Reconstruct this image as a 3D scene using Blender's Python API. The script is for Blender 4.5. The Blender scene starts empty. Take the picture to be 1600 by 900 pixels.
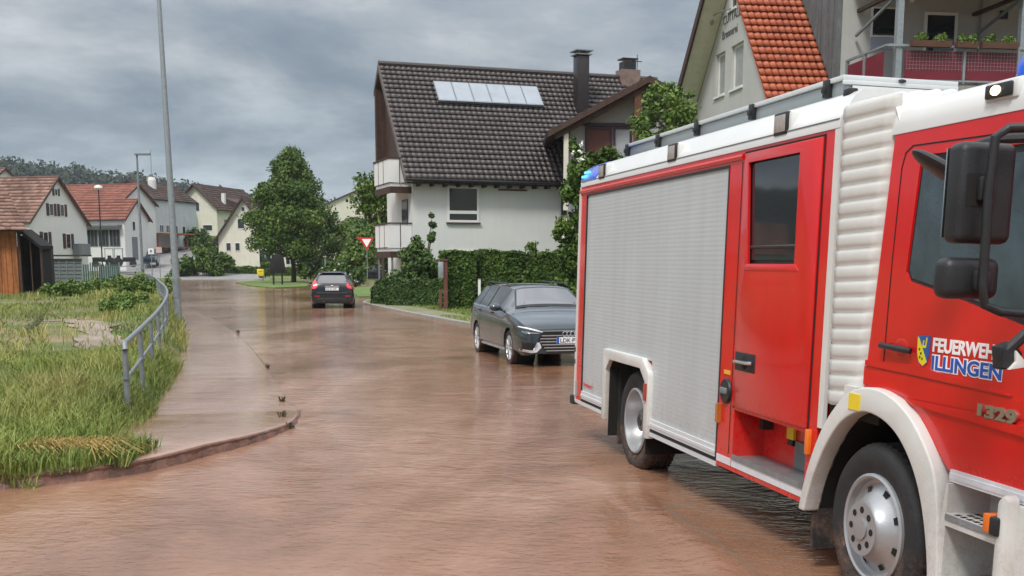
import bpy, bmesh, math, random
import numpy as np
from mathutils import Vector, Matrix
R=math.radians
S=bpy.context.scene
C=S.collection
rnd=random.Random(7); NR=np.random.RandomState(11)
# ------------------------------------------------------------------ camera
F=1750.;CX=800.;CY=670.;HOR=407.;CH=1.9
pit=math.atan((CY-HOR)/F);cp,sp=math.cos(pit),math.sin(pit)
cam=bpy.data.cameras.new('camera');co=bpy.data.objects.new('camera',cam);C.objects.link(co)
co.location=(0,0,CH);co.rotation_euler=(R(90)-pit,0,0)
cam.sensor_width=36;cam.lens=36*F/1600;cam.shift_y=(CY-450)/1600;cam.clip_end=4000;cam.clip_start=.05
S.camera=co
# ------------------------------------------------------------------ light
SUN_EL,SUN_AZ=R(52),R(205)      # compass-like azimuth, 0 = +Y, clockwise: behind the camera, to the left
w=bpy.data.worlds.new('World');S.world=w;w.use_nodes=True
nt=w.node_tree;nt.nodes.clear();N=nt.nodes.new;L=nt.links.new
def mth(t,op,a,b=None,clamp=False):
    n=t.nodes.new('ShaderNodeMath');n.operation=op;n.use_clamp=clamp
    for i,v in enumerate((a,b)):
        if v is None: continue
        if isinstance(v,(int,float)): n.inputs[i].default_value=v
        else: t.links.new(v,n.inputs[i])
    return n.outputs[0]
sky=N('ShaderNodeTexSky');sky.sky_type='NISHITA';sky.sun_disc=False;sky.sun_elevation=SUN_EL;sky.sun_rotation=SUN_AZ
tc=N('ShaderNodeTexCoord');sx=N('ShaderNodeSeparateXYZ');L(tc.outputs['Generated'],sx.inputs[0])
zc=mth(nt,'MAXIMUM',sx.outputs[2],0.0);zz=mth(nt,'ADD',zc,0.16)
cmb=N('ShaderNodeCombineXYZ');L(mth(nt,'DIVIDE',sx.outputs[0],zz),cmb.inputs[0]);L(mth(nt,'DIVIDE',sx.outputs[1],zz),cmb.inputs[1]);cmb.inputs[2].default_value=3.1
def noise(t,vec,scale,det=6,rough=.55,dist=0.):
    n=t.nodes.new('ShaderNodeTexNoise');n.inputs['Scale'].default_value=scale;n.inputs['Detail'].default_value=det
    n.inputs['Roughness'].default_value=rough;n.inputs['Distortion'].default_value=dist
    if vec is not None: t.links.new(vec,n.inputs['Vector'])
    return n.outputs['Fac']
def ramp(t,fac,stops):
    n=t.nodes.new('ShaderNodeValToRGB');t.links.new(fac,n.inputs[0]);cr=n.color_ramp
    while len(cr.elements)<len(stops): cr.elements.new(.5)
    for e,(p_,c_) in zip(cr.elements,stops): e.position=p_;e.color=(*c_,1)
    return n.outputs[0]
n1=noise(nt,cmb.outputs[0],.78,10,.60,.35);n2=noise(nt,cmb.outputs[0],2.3,8,.6)
mx=mth(nt,'ADD',mth(nt,'MULTIPLY',n1,.74),mth(nt,'MULTIPLY',n2,.26))
base=ramp(nt,zc,[(0,(.43,.495,.54)),(.05,(.35,.415,.465)),(.10,(.255,.305,.355)),(.17,(.345,.380,.415)),(.28,(.50,.53,.56)),(.5,(1.1,1.12,1.15)),(1,(1.75,1.75,1.77))])
cl=ramp(nt,mx,[(.36,(.50,.57,.66)),(.45,(.68,.74,.81)),(.52,(1.0,1.01,1.02)),(.58,(1.38,1.34,1.30)),(.68,(1.9,1.84,1.78))])
mm=N('ShaderNodeMixRGB');mm.blend_type='MULTIPLY';mm.inputs[0].default_value=1;L(base,mm.inputs[1]);L(cl,mm.inputs[2])
bg1=N('ShaderNodeBackground');L(mm.outputs[0],bg1.inputs[0]);bg1.inputs[1].default_value=.95
bg2=N('ShaderNodeBackground');L(sky.outputs[0],bg2.inputs[0]);bg2.inputs[1].default_value=.05
ms=N('ShaderNodeMixShader');ms.inputs[0].default_value=.12;L(bg1.outputs[0],ms.inputs[1]);L(bg2.outputs[0],ms.inputs[2])
wo=N('ShaderNodeOutputWorld');L(ms.outputs[0],wo.inputs[0])
sl=bpy.data.lights.new('sun','SUN');sl.energy=2.1;sl.angle=R(12);sl.color=(1,.97,.92)
so=bpy.data.objects.new('sun',sl);C.objects.link(so)
sd=Vector((math.sin(SUN_AZ)*math.cos(SUN_EL),math.cos(SUN_AZ)*math.cos(SUN_EL),math.sin(SUN_EL)))
so.rotation_euler=sd.to_track_quat('Z','Y').to_euler();so.location=(0,-5,60)
vs=S.view_settings;vs.view_transform='Standard';vs.look='None';vs.gamma=1;vs.exposure=0.32;vs.use_curve_mapping=False
S.render.engine='CYCLES'
# ------------------------------------------------------------------ helpers
def ray(u,v):
    r=(u-CX)/F;t=(CY-v)/F
    return Vector((r,cp+sp*t,-sp+cp*t))
C0=Vector((0,0,CH))
def gp(u,v,z=0.):
    d=ray(u,v);return C0+d*((z-CH)/d.z)
def at(u,v,Y):
    d=ray(u,v);return C0+d*(Y/d.y)
def tag(o,label=None,cat=None,group=None,kind=None):
    if label:o['label']=label
    if cat:o['category']=cat
    if group:o['group']=group
    if kind:o['kind']=kind
    return o
def empty(name,loc,rz=0,label=None,cat=None,group=None):
    o=bpy.data.objects.new(name,None);C.objects.link(o);o.location=loc;o.rotation_euler=(0,0,rz);o.empty_display_size=.2
    return tag(o,label,cat,group)
def copy_tree(o,parent=None):
    c=o.copy();C.objects.link(c);c.parent=parent
    for ch in o.children: copy_tree(ch,c)
    return c
class MB:
    def __init__(s): s.v=[];s.f=[];s.m=[];s.t=[]
    def add(s,vs_,fs,mi=0,tone=.5):
        b=len(s.v);s.v+= [tuple(p) for p in vs_]
        for f in fs: s.f.append([b+i for i in f]);s.m.append(mi);s.t.append(tone)
        return s
    def box(s,a,b,mi=0,tone=.5):
        (x0,y0,z0),(x1,y1,z1)=[min(p,q) for p,q in zip(a,b)],[max(p,q) for p,q in zip(a,b)]
        return s.add([(x0,y0,z0),(x1,y0,z0),(x1,y1,z0),(x0,y1,z0),(x0,y0,z1),(x1,y0,z1),(x1,y1,z1),(x0,y1,z1)],
          [(0,3,2,1),(4,5,6,7),(0,1,5,4),(1,2,6,5),(2,3,7,6),(3,0,4,7)],mi,tone)
    def prism(s,poly,axis,a,b,mi=0,tone=.5):
        # poly in the other two axes (in order), extruded along axis from a to b
        def P(p,q,t): return {0:(t,p,q),1:(p,t,q),2:(p,q,t)}[axis]
        n=len(poly);vs_=[P(p,q,a) for p,q in poly]+[P(p,q,b) for p,q in poly]
        fs=[tuple(range(n)),tuple(range(2*n-1,n-1,-1))]+[(i,i+n,(i+1)%n+n,(i+1)%n) for i in range(n)]
        return s.add(vs_,fs,mi,tone)
    def tube(s,pts,r,seg=8,mi=0,cap=True,r1=None):
        pts=[Vector(p) for p in pts];n=len(pts);rs=[r if r1 is None else r+(r1-r)*i/(n-1) for i in range(n)] if not hasattr(r,'__len__') else r
        vs_=[];prev=None
        for i,p in enumerate(pts):
            d=(pts[min(i+1,n-1)]-pts[max(i-1,0)]).normalized()
            if prev is None: a=d.orthogonal().normalized()
            else:
                a=prev-d*prev.dot(d);a=a.normalized() if a.length>1e-5 else d.orthogonal().normalized()
            prev=a;b=d.cross(a)
            for k in range(seg):
                t=2*math.pi*k/seg;vs_.append(p+(a*math.cos(t)+b*math.sin(t))*rs[i])
        fs=[]
        for i in range(n-1):
            for k in range(seg): fs.append((i*seg+k,i*seg+(k+1)%seg,(i+1)*seg+(k+1)%seg,(i+1)*seg+k))
        if cap: fs+= [tuple(range(seg-1,-1,-1)),tuple(range((n-1)*seg,n*seg))]
        return s.add(vs_,fs,mi)
    def lathe(s,prof,seg=32,axis='y',c=(0,0,0),mi=0,close=False):
        # prof: (radius, offset along axis)
        vs_=[];n=len(prof)
        for r,h in prof:
            for k in range(seg):
                t=2*math.pi*k/seg;ca,sa=math.cos(t)*r,math.sin(t)*r
                v={'y':(ca,h,sa),'z':(ca,sa,h),'x':(h,ca,sa)}[axis]
                vs_.append((v[0]+c[0],v[1]+c[1],v[2]+c[2]))
        fs=[(i*seg+k,(i+1)*seg+k,(i+1)*seg+(k+1)%seg,i*seg+(k+1)%seg) for i in range(n-1) for k in range(seg)]
        if close: fs+= [((n-1)*seg+k,k,(k+1)%seg,(n-1)*seg+(k+1)%seg) for k in range(seg)]
        return s.add(vs_,fs,mi)
    def ell(s,c,r,seg=12,rings=8,mi=0):
        prof=[(max(1e-3,math.sin(math.pi*i/rings)),-math.cos(math.pi*i/rings)) for i in range(rings+1)]
        b=len(s.v);s.lathe(prof,seg,'z',mi=mi)
        for i in range(b,len(s.v)):
            p=s.v[i];s.v[i]=(c[0]+p[0]*r[0],c[1]+p[1]*r[1],c[2]+p[2]*r[2])
        return s
    def build(s,name,mats,parent=None,smooth=False,bevel=0,loc=None,kind=None,autos=None,seg=2):
        me=bpy.data.meshes.new(name);me.from_pydata(s.v,[],s.f)
        if not isinstance(mats,(list,tuple)): mats=[mats]
        for m in mats: me.materials.append(m)
        me.polygons.foreach_set('material_index',s.m)
        if any(t!=.5 for t in s.t):
            a=me.attributes.new('tone','FLOAT','FACE');a.data.foreach_set('value',np.array(s.t,dtype=np.float32))
        bm=bmesh.new();bm.from_mesh(me);bmesh.ops.recalc_face_normals(bm,faces=bm.faces);
        if bevel:
            es=[e for e in bm.edges if len(e.link_faces)==2 and e.calc_face_angle(0)>.5]
            bmesh.ops.bevel(bm,geom=es,offset=bevel,segments=seg,affect='EDGES',profile=.5,clamp_overlap=True)
        bm.to_mesh(me);bm.free()
        if smooth or bevel: me.polygons.foreach_set('use_smooth',[True]*len(me.polygons))
        if autos or bevel or smooth:
            try: me.set_sharp_from_angle(angle=R(autos or 38))
            except Exception: pass
        o=bpy.data.objects.new(name,me);C.objects.link(o);o.parent=parent
        if loc is not None:o.location=loc
        if kind:o['kind']=kind
        return o
def cut(o,cutters):
    """apply boolean differences with temporary objects"""
    mats=list(o.data.materials);tmp=[]
    for i,mb in enumerate(cutters):
        c=mb.build('cutter',mats[0] if mats else None);tmp.append(c)
        c.parent=o.parent
        md=o.modifiers.new('b','BOOLEAN');md.operation='DIFFERENCE';md.object=c;md.solver='EXACT'
    bpy.context.view_layer.update()
    dg=bpy.context.evaluated_depsgraph_get();me=bpy.data.meshes.new_from_object(o.evaluated_get(dg))
    o.modifiers.clear();o.data=me
    for c in tmp: bpy.data.objects.remove(c,do_unlink=True)
    return o
def npmesh(name,V,Fc,mats,tone=None,parent=None,smooth=False,kind=None,mi=None):
    me=bpy.data.meshes.new(name);V=np.asarray(V,dtype=np.float32);Fc=np.asarray(Fc,dtype=np.int32);k=Fc.shape[1]
    me.vertices.add(len(V));me.vertices.foreach_set('co',V.ravel());me.loops.add(Fc.size);me.loops.foreach_set('vertex_index',Fc.ravel())
    me.polygons.add(len(Fc));me.polygons.foreach_set('loop_start',np.arange(0,Fc.size,k,dtype=np.int32));me.update(calc_edges=True)
    for m in (mats if isinstance(mats,(list,tuple)) else [mats]): me.materials.append(m)
    if mi is not None: me.polygons.foreach_set('material_index',np.asarray(mi,dtype=np.int32))
    if tone is not None:
        a=me.attributes.new('tone','FLOAT','FACE');a.data.foreach_set('value',np.asarray(tone,dtype=np.float32))
    if smooth: me.polygons.foreach_set('use_smooth',np.ones(len(Fc),dtype=bool))
    me.validate();o=bpy.data.objects.new(name,me);C.objects.link(o);o.parent=parent
    if kind:o['kind']=kind
    return o
# ------------------------------------------------------------------ materials
MATS={}
def mat(name,col,rough=.6,metal=0,var=.12,vs_=3.,bump=0,bs=40.,tone=None,coat=0,spec=.5,emit=None,alpha=None,streak=0,trans=0,ior=1.45,dirt=0):
    if name in MATS: return MATS[name]
    m=bpy.data.materials.new(name);m.use_nodes=True;t=m.node_tree;b=t.nodes['Principled BSDF']
    b.inputs['Roughness'].default_value=rough;b.inputs['Metallic'].default_value=metal;b.inputs['Coat Weight'].default_value=coat
    b.inputs['Coat Roughness'].default_value=.06
    b.inputs['Specular IOR Level'].default_value=spec;b.inputs['IOR'].default_value=ior
    tcn=t.nodes.new('ShaderNodeTexCoord');obj=tcn.outputs['Object']
    lo=[max(0,c*(1-var)) for c in col];hi=[min(1,c*(1+var)) for c in col]
    if tone:
        at_=t.nodes.new('ShaderNodeAttribute');at_.attribute_name='tone'
        r_=ramp(t,at_.outputs['Fac'],[(i/(len(tone)-1),c) for i,c in enumerate(tone)])
        nz=noise(t,obj,vs_,5);mr=t.nodes.new('ShaderNodeMixRGB');mr.blend_type='MULTIPLY';mr.inputs[0].default_value=1
        t.links.new(r_,mr.inputs[1]);t.links.new(ramp(t,nz,[(.3,(1-var,)*3),(.7,(1+var,)*3)]),mr.inputs[2]);colo=mr.outputs[0]
    elif var>0:
        nz=noise(t,obj,vs_,7,.6);colo=ramp(t,nz,[(.3,lo),(.7,hi)])
    else: colo=None
    if streak and colo is not None:
        mp=t.nodes.new('ShaderNodeMapping');mp.inputs['Scale'].default_value=(5,5,.35);t.links.new(obj,mp.inputs[0])
        s_=noise(t,mp.outputs[0],1.3,5);mr=t.nodes.new('ShaderNodeMixRGB');mr.blend_type='MULTIPLY';mr.inputs[0].default_value=1
        t.links.new(colo,mr.inputs[1]);t.links.new(ramp(t,s_,[(.35,(1-streak,)*3),(.6,(1,)*3)]),mr.inputs[2]);colo=mr.outputs[0]
    if dirt and colo is not None:
        sp=t.nodes.new('ShaderNodeSeparateXYZ');t.links.new(obj,sp.inputs[0]);mrg=t.nodes.new('ShaderNodeMapRange');t.links.new(sp.outputs[2],mrg.inputs[0]);mrg.inputs[1].default_value=dirt;mrg.inputs[2].default_value=.30;mrg.inputs[3].default_value=0;mrg.inputs[4].default_value=.62
        nd=noise(t,obj,9.,8,.75);nd2=noise(t,obj,70.,3,.6);f_=mth(t,'MULTIPLY',mrg.outputs[0],mth(t,'MULTIPLY',ramp(t,nd,[(.40,(0,)*3),(.66,(1,)*3)]),ramp(t,nd2,[(.40,(.35,)*3),(.60,(1,)*3)])))
        mr=t.nodes.new('ShaderNodeMixRGB');t.links.new(f_,mr.inputs[0]);t.links.new(colo,mr.inputs[1]);mr.inputs[2].default_value=(.30,.17,.11,1);colo=mr.outputs[0]
        t.links.new(mth(t,'ADD',mth(t,'MULTIPLY',f_,.5),rough),b.inputs['Roughness'])
    if colo is not None: t.links.new(colo,b.inputs['Base Color'])
    else: b.inputs['Base Color'].default_value=(*col,1)
    if bump:
        bn=t.nodes.new('ShaderNodeBump');bn.inputs['Strength'].default_value=bump;bn.inputs['Distance'].default_value=.02
        t.links.new(noise(t,obj,bs,4),bn.inputs['Height']);t.links.new(bn.outputs[0],b.inputs['Normal'])
    if emit: b.inputs['Emission Color'].default_value=(*emit[:3],1);b.inputs['Emission Strength'].default_value=emit[3]
    if trans: b.inputs['Transmission Weight'].default_value=trans
    m.diffuse_color=(*col,1);MATS[name]=m;return m
red=mat('red_paint',(.62,.009,.009),.26,0,.06,1.5,0,coat=.45,streak=.05,dirt=1.0)
white_p=mat('white_paint',(.64,.645,.63),.32,0,.04,2,coat=.3)
trimw=mat('white_trim',(.62,.62,.59),.4,0,.06,4,dirt=1.1)
alu=mat('aluminium',(.58,.60,.61),.38,.75,.06,3,streak=.08)
shut=mat('shutter_aluminium',(.52,.55,.56),.45,.22,.05,1.2,streak=.06,dirt=.9)
alu_l=mat('light_aluminium',(.70,.72,.74),.45,.35,.05,2)
chrome=mat('chrome',(.7,.7,.7),.15,1,0)
blackp=mat('black_plastic',(.018,.019,.021),.42,0,.2,8,.15,120)
rubber=mat('rubber',(.022,.022,.023),.7,0,.25,14,.25,90,dirt=.42)
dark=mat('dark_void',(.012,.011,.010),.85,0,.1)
glass=mat('dark_glass',(.018,.022,.025),.04,0,.1,2,spec=1.)
glassb=mat('wet_glass',(.045,.070,.088),.07,0,.45,2.5,.10,90,spec=1.)
bluel=mat('blue_lens',(.015,.09,.62),.12,0,.1,coat=.5)
bluee=mat('blue_flash',(.1,.5,1),.3,0,0,emit=(.15,.6,1,.9))
lampe=mat('warm_lamp',(1,.8,.5),.3,0,0,emit=(1,.75,.42,6))
lensg=mat('lamp_lens',(.34,.30,.27),.18,0,.15,30)
orange=mat('orange_lens',(.75,.17,.02),.25,0,.1,20)
yellow=mat('yellow_plastic',(.75,.56,.03),.45,0,.08)
refl=mat('reflective_white',(.72,.74,.78),.35,.2,.08,14)
txw=mat('white_lettering',(.85,.85,.85),.4,0,0)
txb=mat('blue_lettering',(.02,.09,.42),.4,0,0)
txr=mat('red_lettering',(.6,.03,.03),.4,0,0)
txk=mat('black_lettering',(.02,.02,.02),.5,0,0)
galv=mat('galvanised_steel',(.30,.33,.35),.5,.55,.15,12,.1,60)
galvd=mat('weathered_steel',(.21,.235,.25),.55,.4,.2,10,.1,60)
render_w=mat('white_render',(.64,.65,.63),.9,0,.05,.6,.12,60,streak=.025)
render_g=mat('grey_render',(.44,.44,.42),.9,0,.06,.8,.2,50,streak=.04)
render_c=mat('cream_render',(.64,.61,.51),.9,0,.06,1,streak=.08)
render_b=mat('pale_blue_render',(.50,.55,.56),.9,0,.06,1,streak=.12)
woodd=mat('dark_brown_wood',(.062,.030,.020),.65,0,.35,9,.3,30,streak=.35)
woodo=mat('orange_wood',(.36,.125,.035),.7,0,.28,5,.3,30,streak=.45)
woodr=mat('red_brown_wood',(.13,.045,.035),.65,0,.3,8,.2,30)
asph=mat('asphalt',(.10,.10,.105),.75,0,.2,2,.3,60)
conc=mat('concrete',(.27,.25,.22),.85,0,.2,3,.4,40)
stone=mat('wet_mud_stone',(.14,.065,.043),.45,0,.4,9,.7,22)
frame_w=mat('white_window_frame',(.72,.72,.70),.4,0,.03)
tile_brown=mat('brown_roof_tile',(.05,.04,.04),.42,0,.18,tone=[(.058,.047,.046),(.070,.057,.055),(.085,.070,.067)],vs_=.6)
tile_orange=mat('orange_roof_tile',(.5,.1,.04),.5,0,.15,tone=[(.33,.072,.030),(.38,.088,.036),(.42,.108,.048)],vs_=1.5)
tile_red=mat('weathered_red_tile',(.2,.08,.06),.8,0,.3,tone=[(.17,.090,.068),(.23,.128,.098),(.31,.19,.155)],vs_=.35)
tile_brick=mat('brick_red_tile',(.3,.08,.05),.8,0,.15,tone=[(.20,.075,.055),(.25,.095,.068),(.30,.125,.09)],vs_=.35)
tile_dk=mat('dark_brown_tile',(.1,.07,.06),.8,0,.2,tone=[(.085,.055,.048),(.12,.08,.07),(.16,.105,.09)],vs_=.35)
leaf_d=mat('deep_green_leaves',(.05,.09,.02),.5,spec=.25,metal=0,var=.25,tone=[(.026,.060,.013),(.055,.100,.022),(.100,.155,.034)],vs_=.8)
leaf_m=mat('green_leaves',(.06,.11,.02),.5,spec=.25,metal=0,var=.25,tone=[(.028,.064,.010),(.066,.118,.018),(.135,.195,.034)],vs_=.8)
leaf_l=mat('bright_green_leaves',(.09,.15,.03),.5,spec=.25,metal=0,var=.25,tone=[(.055,.105,.018),(.105,.170,.032),(.16,.23,.055)],vs_=.8)
leaf_f=mat('forest_leaves',(.03,.05,.02),.8,0,.3,tone=[(.016,.030,.013),(.022,.038,.016),(.030,.047,.019)],vs_=.02)
grass_m=mat('grass_blades',(.12,.16,.04),.6,0,.3,tone=[(.070,.125,.020),(.155,.205,.038),(.26,.265,.07),(.42,.34,.13)],vs_=.35)
flower=mat('white_petals',(.8,.8,.75),.6,0,.1)
bark=mat('bark',(.07,.05,.035),.9,0,.3,10,.6,30)
soil=mat('grass_and_soil',(.10,.11,.035),.95,0,.4,.8,.6,12)
def two_tone(name,a,b,scale,rough=.9,bump=.5,c=None,lo=.42,hi=.58):
    m=bpy.data.materials.new(name);m.use_nodes=True;t=m.node_tree;bs=t.nodes['Principled BSDF'];tcn=t.nodes.new('ShaderNodeTexCoord')
    nz=noise(t,tcn.outputs['Object'],scale,9,.62,.4);st=[(lo,a),(hi,b)]
    if c: st.append((min(1,hi+.1),c))
    t.links.new(ramp(t,nz,st),bs.inputs['Base Color']);bs.inputs['Roughness'].default_value=rough
    bn=t.nodes.new('ShaderNodeBump');bn.inputs['Strength'].default_value=bump;bn.inputs['Distance'].default_value=.05
    t.links.new(noise(t,tcn.outputs['Object'],scale*14,5),bn.inputs['Height']);t.links.new(bn.outputs[0],bs.inputs['Normal']);return m
verge_m=two_tone('verge_soil',(.085,.120,.028),(.19,.155,.075),.55,c=(.27,.18,.12))
lawn_m=two_tone('lawn_green',(.075,.135,.022),(.13,.18,.04),.8)
slope_m=two_tone('meadow_green',(.07,.11,.022),(.13,.17,.04),.05)
# muddy flood water: turbid brown body colour under a rippled glossy surface
def water_mat(name='muddy_water',cols=((.175,.086,.048),(.280,.150,.094),(.375,.228,.160)),amp_=1.):
    m=bpy.data.materials.new(name);m.use_nodes=True;t=m.node_tree;b=t.nodes['Principled BSDF'];tcn=t.nodes.new('ShaderNodeTexCoord');ob=tcn.outputs['Object']
    mp=t.nodes.new('ShaderNodeMapping');mp.inputs['Rotation'].default_value=(0,0,R(-15));mp.inputs['Scale'].default_value=(1.0,.36,1);t.links.new(ob,mp.inputs[0])
    big=noise(t,mp.outputs[0],.30,6,.6,.6)
    t.links.new(ramp(t,big,[(.38,cols[0]),(.5,cols[1]),(.60,cols[2])]),b.inputs['Base Color'])
    b.inputs['IOR'].default_value=1.333;b.inputs['Specular IOR Level'].default_value=.5
    t.links.new(mth(t,'ADD',mth(t,'MULTIPLY',big,.12),.0),b.inputs['Roughness'])
    mp2=t.nodes.new('ShaderNodeMapping');mp2.inputs['Rotation'].default_value=(0,0,R(10));mp2.inputs['Scale'].default_value=(.85,1.2,1);t.links.new(ob,mp2.inputs[0])
    a1=noise(t,mp2.outputs[0],1.5,3,.5,.5);a2=noise(t,mp2.outputs[0],10.,3,.62,.3);a3=noise(t,ob,30.,3,.65,.2)
    h=mth(t,'ADD',mth(t,'ADD',mth(t,'MULTIPLY',a1,.044),mth(t,'MULTIPLY',a2,.0190)),mth(t,'MULTIPLY',a3,.0048))
    pat=noise(t,ob,.16,3,.5);amp=ramp(t,pat,[(.36,(.45,)*3),(.62,(1.25,)*3)])
    h=mth(t,'MULTIPLY',h,amp)
    bn=t.nodes.new('ShaderNodeBump');bn.inputs['Strength'].default_value=.62*amp_;bn.inputs['Distance'].default_value=1.0
    t.links.new(h,bn.inputs['Height']);t.links.new(bn.outputs[0],b.inputs['Normal']);return m
water=water_mat();water_thin=water_mat('thin_water_on_paving',((.27,.155,.105),(.35,.215,.155),(.39,.255,.19)),.6)
# ------------------------------------------------------------------ ground, water, hill
def ridge(x):
    px=np.array([-600,0,100,200,260,300,350,400,500,600,900,1600,2400]);py=np.array([230,250,264,275,282,291,303,312,318,328,335,340,350])
    X=(px-800)/F*600;return np.interp(x,X,1.9+(407-py)/F*600-9)
def gz(x,y):
    z=np.interp(y,[-60,118,140,175,400,480],[-.14,-.14,1.25,6.2,9,14])
    t=np.clip((y-420)/180.,0,1);t=t*t*(3-2*t);z=np.where(y>420,z*(1-t)+t*ridge(x),z)
    return np.where(y>600,ridge(x)-(y-600)*.03,z)
xs=np.concatenate([np.linspace(-700,-120,24),np.linspace(-110,60,35),np.linspace(80,700,22)])
ys=np.concatenate([np.linspace(-60,110,12),np.linspace(114,200,26),np.linspace(210,700,46),np.linspace(760,2500,12)])
X,Y=np.meshgrid(xs,ys);Z=gz(X,Y);V=np.stack([X.ravel(),Y.ravel(),Z.ravel()],1)
nx=len(xs);ii=np.arange(len(ys)-1)[:,None]*nx+np.arange(nx-1)[None,:];ii=ii.ravel()
npmesh('ground',V,np.stack([ii,ii+1,ii+nx+1,ii+nx],1),[slope_m,mat('forest_floor',(.020,.034,.014),.95,0,.35,.03)],smooth=True,kind='structure',mi=(V[ii,1]>400).astype(int))
KERB=[(-16,5.4),(-8,7.75),(-4.31,9.26),(-3.88,9.50),(-3.51,9.82),(-3.27,10.23),(-3.0,11.02),(-2.76,11.63),(-2.63,12.31),(-2.58,12.96),(-2.62,13.63)]
SIDE=[(-2.75,14.2),(-3.13,15.12),(-4.25,19.43),(-7.12,29.02),(-11,40),(-18,58),(-30,90)]
# road water: grid fine near the truck wheel for the wake
def wz(x,y):
    z=np.zeros_like(x)
    # wake rings and ridges trailing from the rear wheel of the truck
    for k,(dx,a) in enumerate([(0,.028),(.15,.034),(.30,.030),(.46,.020)]):
        xc=1.02+.55*np.sin(np.clip((9.4-y)/4.2,0,1)*1.4)**1.5-dx*.55+.05
        m_=np.clip((9.7-y)/1.1,0,1)*np.clip((y-5.6)/1.6,0,1);z=z+a*m_*np.exp(-((x-xc)/.05)**2)
    d=np.hypot(x-1.0,y-9.9);z=z+.008*np.exp(-((d-.45)/.09)**2)
    # ripple line where water falls off the kerb
    for (kx,ky) in KERB[3:]:
        z=z+.012*np.exp(-(((x-kx-.14)/.10)**2+((y-ky+.22)/.22)**2))
    z=z+.006*np.sin(x*3.1+1.3*np.sin(y*.9))*np.sin(y*2.2+.8*np.sin(x*1.7))*np.clip((40-y)/20,0,1)
    return z
def grid(name,xs,ys,fz,m,kind='structure'):
    X,Y=np.meshgrid(xs,ys);V=np.stack([X.ravel(),Y.ravel(),fz(X,Y).ravel()],1);nx=len(xs)
    ii=(np.arange(len(ys)-1)[:,None]*nx+np.arange(nx-1)[None,:]).ravel()
    return npmesh(name,V,np.stack([ii,ii+1,ii+nx+1,ii+nx],1),m,smooth=True,kind=kind)
grid('flood_water',np.concatenate([np.linspace(-90,-8,30),np.linspace(-7.8,-5,20),np.linspace(-4.95,4.5,260),np.linspace(5,60,24)]),
     np.concatenate([np.linspace(-30,3,12),np.linspace(3.1,16,330),np.linspace(16.2,40,90),np.linspace(41,128,60)]),wz,water)
# sidewalk water: slightly higher sheet that spills over the kerb edge
def side_h(y): return .115*float(np.clip((14.1-y)/3.2,0,1)**.8)+.007*float(np.clip((y-13)/1.5,0,1)*np.clip((60-y)/30.,0,1))
def left_n(P,i):
    a=Vector(P[max(i-1,0)]);b=Vector(P[min(i+1,len(P)-1)]);d=(b-a).normalized();return Vector((-d.y,d.x))
def resample(P,step):
    out=[]
    for a,b in zip(P[:-1],P[1:]):
        n_=max(1,int(math.dist(a,b)/step))
        for k in range(n_): out.append(tuple(a[j]+(b[j]-a[j])*k/n_ for j in range(len(a))))
    return out+[tuple(P[-1])]
def smooth(P,it=3):
    for _ in range(it):
        q=[P[0]]
        for a,b in zip(P[:-1],P[1:]): q+= [tuple(a[j]*.75+b[j]*.25 for j in range(len(a))),tuple(a[j]*.25+b[j]*.75 for j in range(len(a)))]
        P=q+[P[-1]]
    return P
K=resample(smooth(KERB[:-1]+SIDE[:6]),.12)
mb=MB();rows=[];
off=[-.075,-.06,-.03,0,.08,.3,.7,1.3,2.2,4,7]
vs_=[];
for i,p in enumerate(K):
    n_=left_n(K,i);h=side_h(p[1]);wob=.012*math.sin(i*1.7)+.008*math.sin(i*.63+2)
    for j,o_ in enumerate(off):
        if j==0: z=-.02;o_=o_-.02+wob
        elif j==1: z=h*.45;o_+=wob*.7
        elif j==2: z=h*.85
        elif j==3: z=h
        else: z=h+.004
        q=Vector(p)+n_*o_;vs_.append((q.x,q.y,z+.004*rnd.random()*(j<3)))
no=len(off);fs=[(i*no+j,(i+1)*no+j,(i+1)*no+j+1,i*no+j+1) for i in range(len(K)-1) for j in range(no-1)]
mb.add(vs_,fs);o=mb.build('flood_water',[water_thin,stone],smooth=True,kind='structure',autos=80)
me=o.data
for k,pl in enumerate(me.polygons): 
    if (k%(no-1))<2 and pl.center.y<14.2: pl.material_index=1
# kerb and paving under the water
mb=MB();vs_=[]
for i,p in enumerate(K):
    n_=left_n(K,i);h=side_h(p[1])-.006
    for o_,z in ((-.05,-.13),(-.05,h-.012),(-.035,h),(.12,h),(.13,h-.02),(3,h-.02)): q=Vector(p)+n_*o_;vs_.append((q.x,q.y,z))
mb.add(vs_,[(i*6+j,(i+1)*6+j,(i+1)*6+j+1,i*6+j+1) for i in range(len(K)-1) for j in range(5)]).build('kerb',stone,kind='structure')
# left verge
EDGE=[(-20,5.0),(-9,7.6),(-4.5,9.15),(-3.95,9.45),(-3.62,9.9),(-3.72,10.9),(-4.15,12.72),(-4.78,15.44),(-5.75,19.49),(-7.44,25.92),(-10.6,36.33),(-16.5,55.3),(-24,78),(-34,104),(-42,121)]
def fieldz(d,y):   # d = distance into the field
    top=.16+.26*np.clip((y-14)/34.,0,1);b=np.clip(d/.55,0,1);z=-.06+(top+.06)*b*b*(3-2*b)
    return z+.03*np.sin(d*1.3+y*.4)*np.clip(d-.5,0,1)
E_=resample(smooth(EDGE,2),.5);OF=[0,.06,.15,.3,.55,.9,1.5,2.3,3.5,5,7,10,15,25,45]
vs_=[]
for i,p in enumerate(E_):
    n_=left_n(E_,i)
    n_=Vector((-1,.0))*min(1,max(0,(p[1]-11)/4))+n_*(1-min(1,max(0,(p[1]-11)/4)))
    for d in OF: q=Vector(p)+n_*d;vs_.append((q.x,q.y,float(fieldz(np.array(d),np.array(q.y)))+.02*rnd.random()*(d>.1)))
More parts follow.
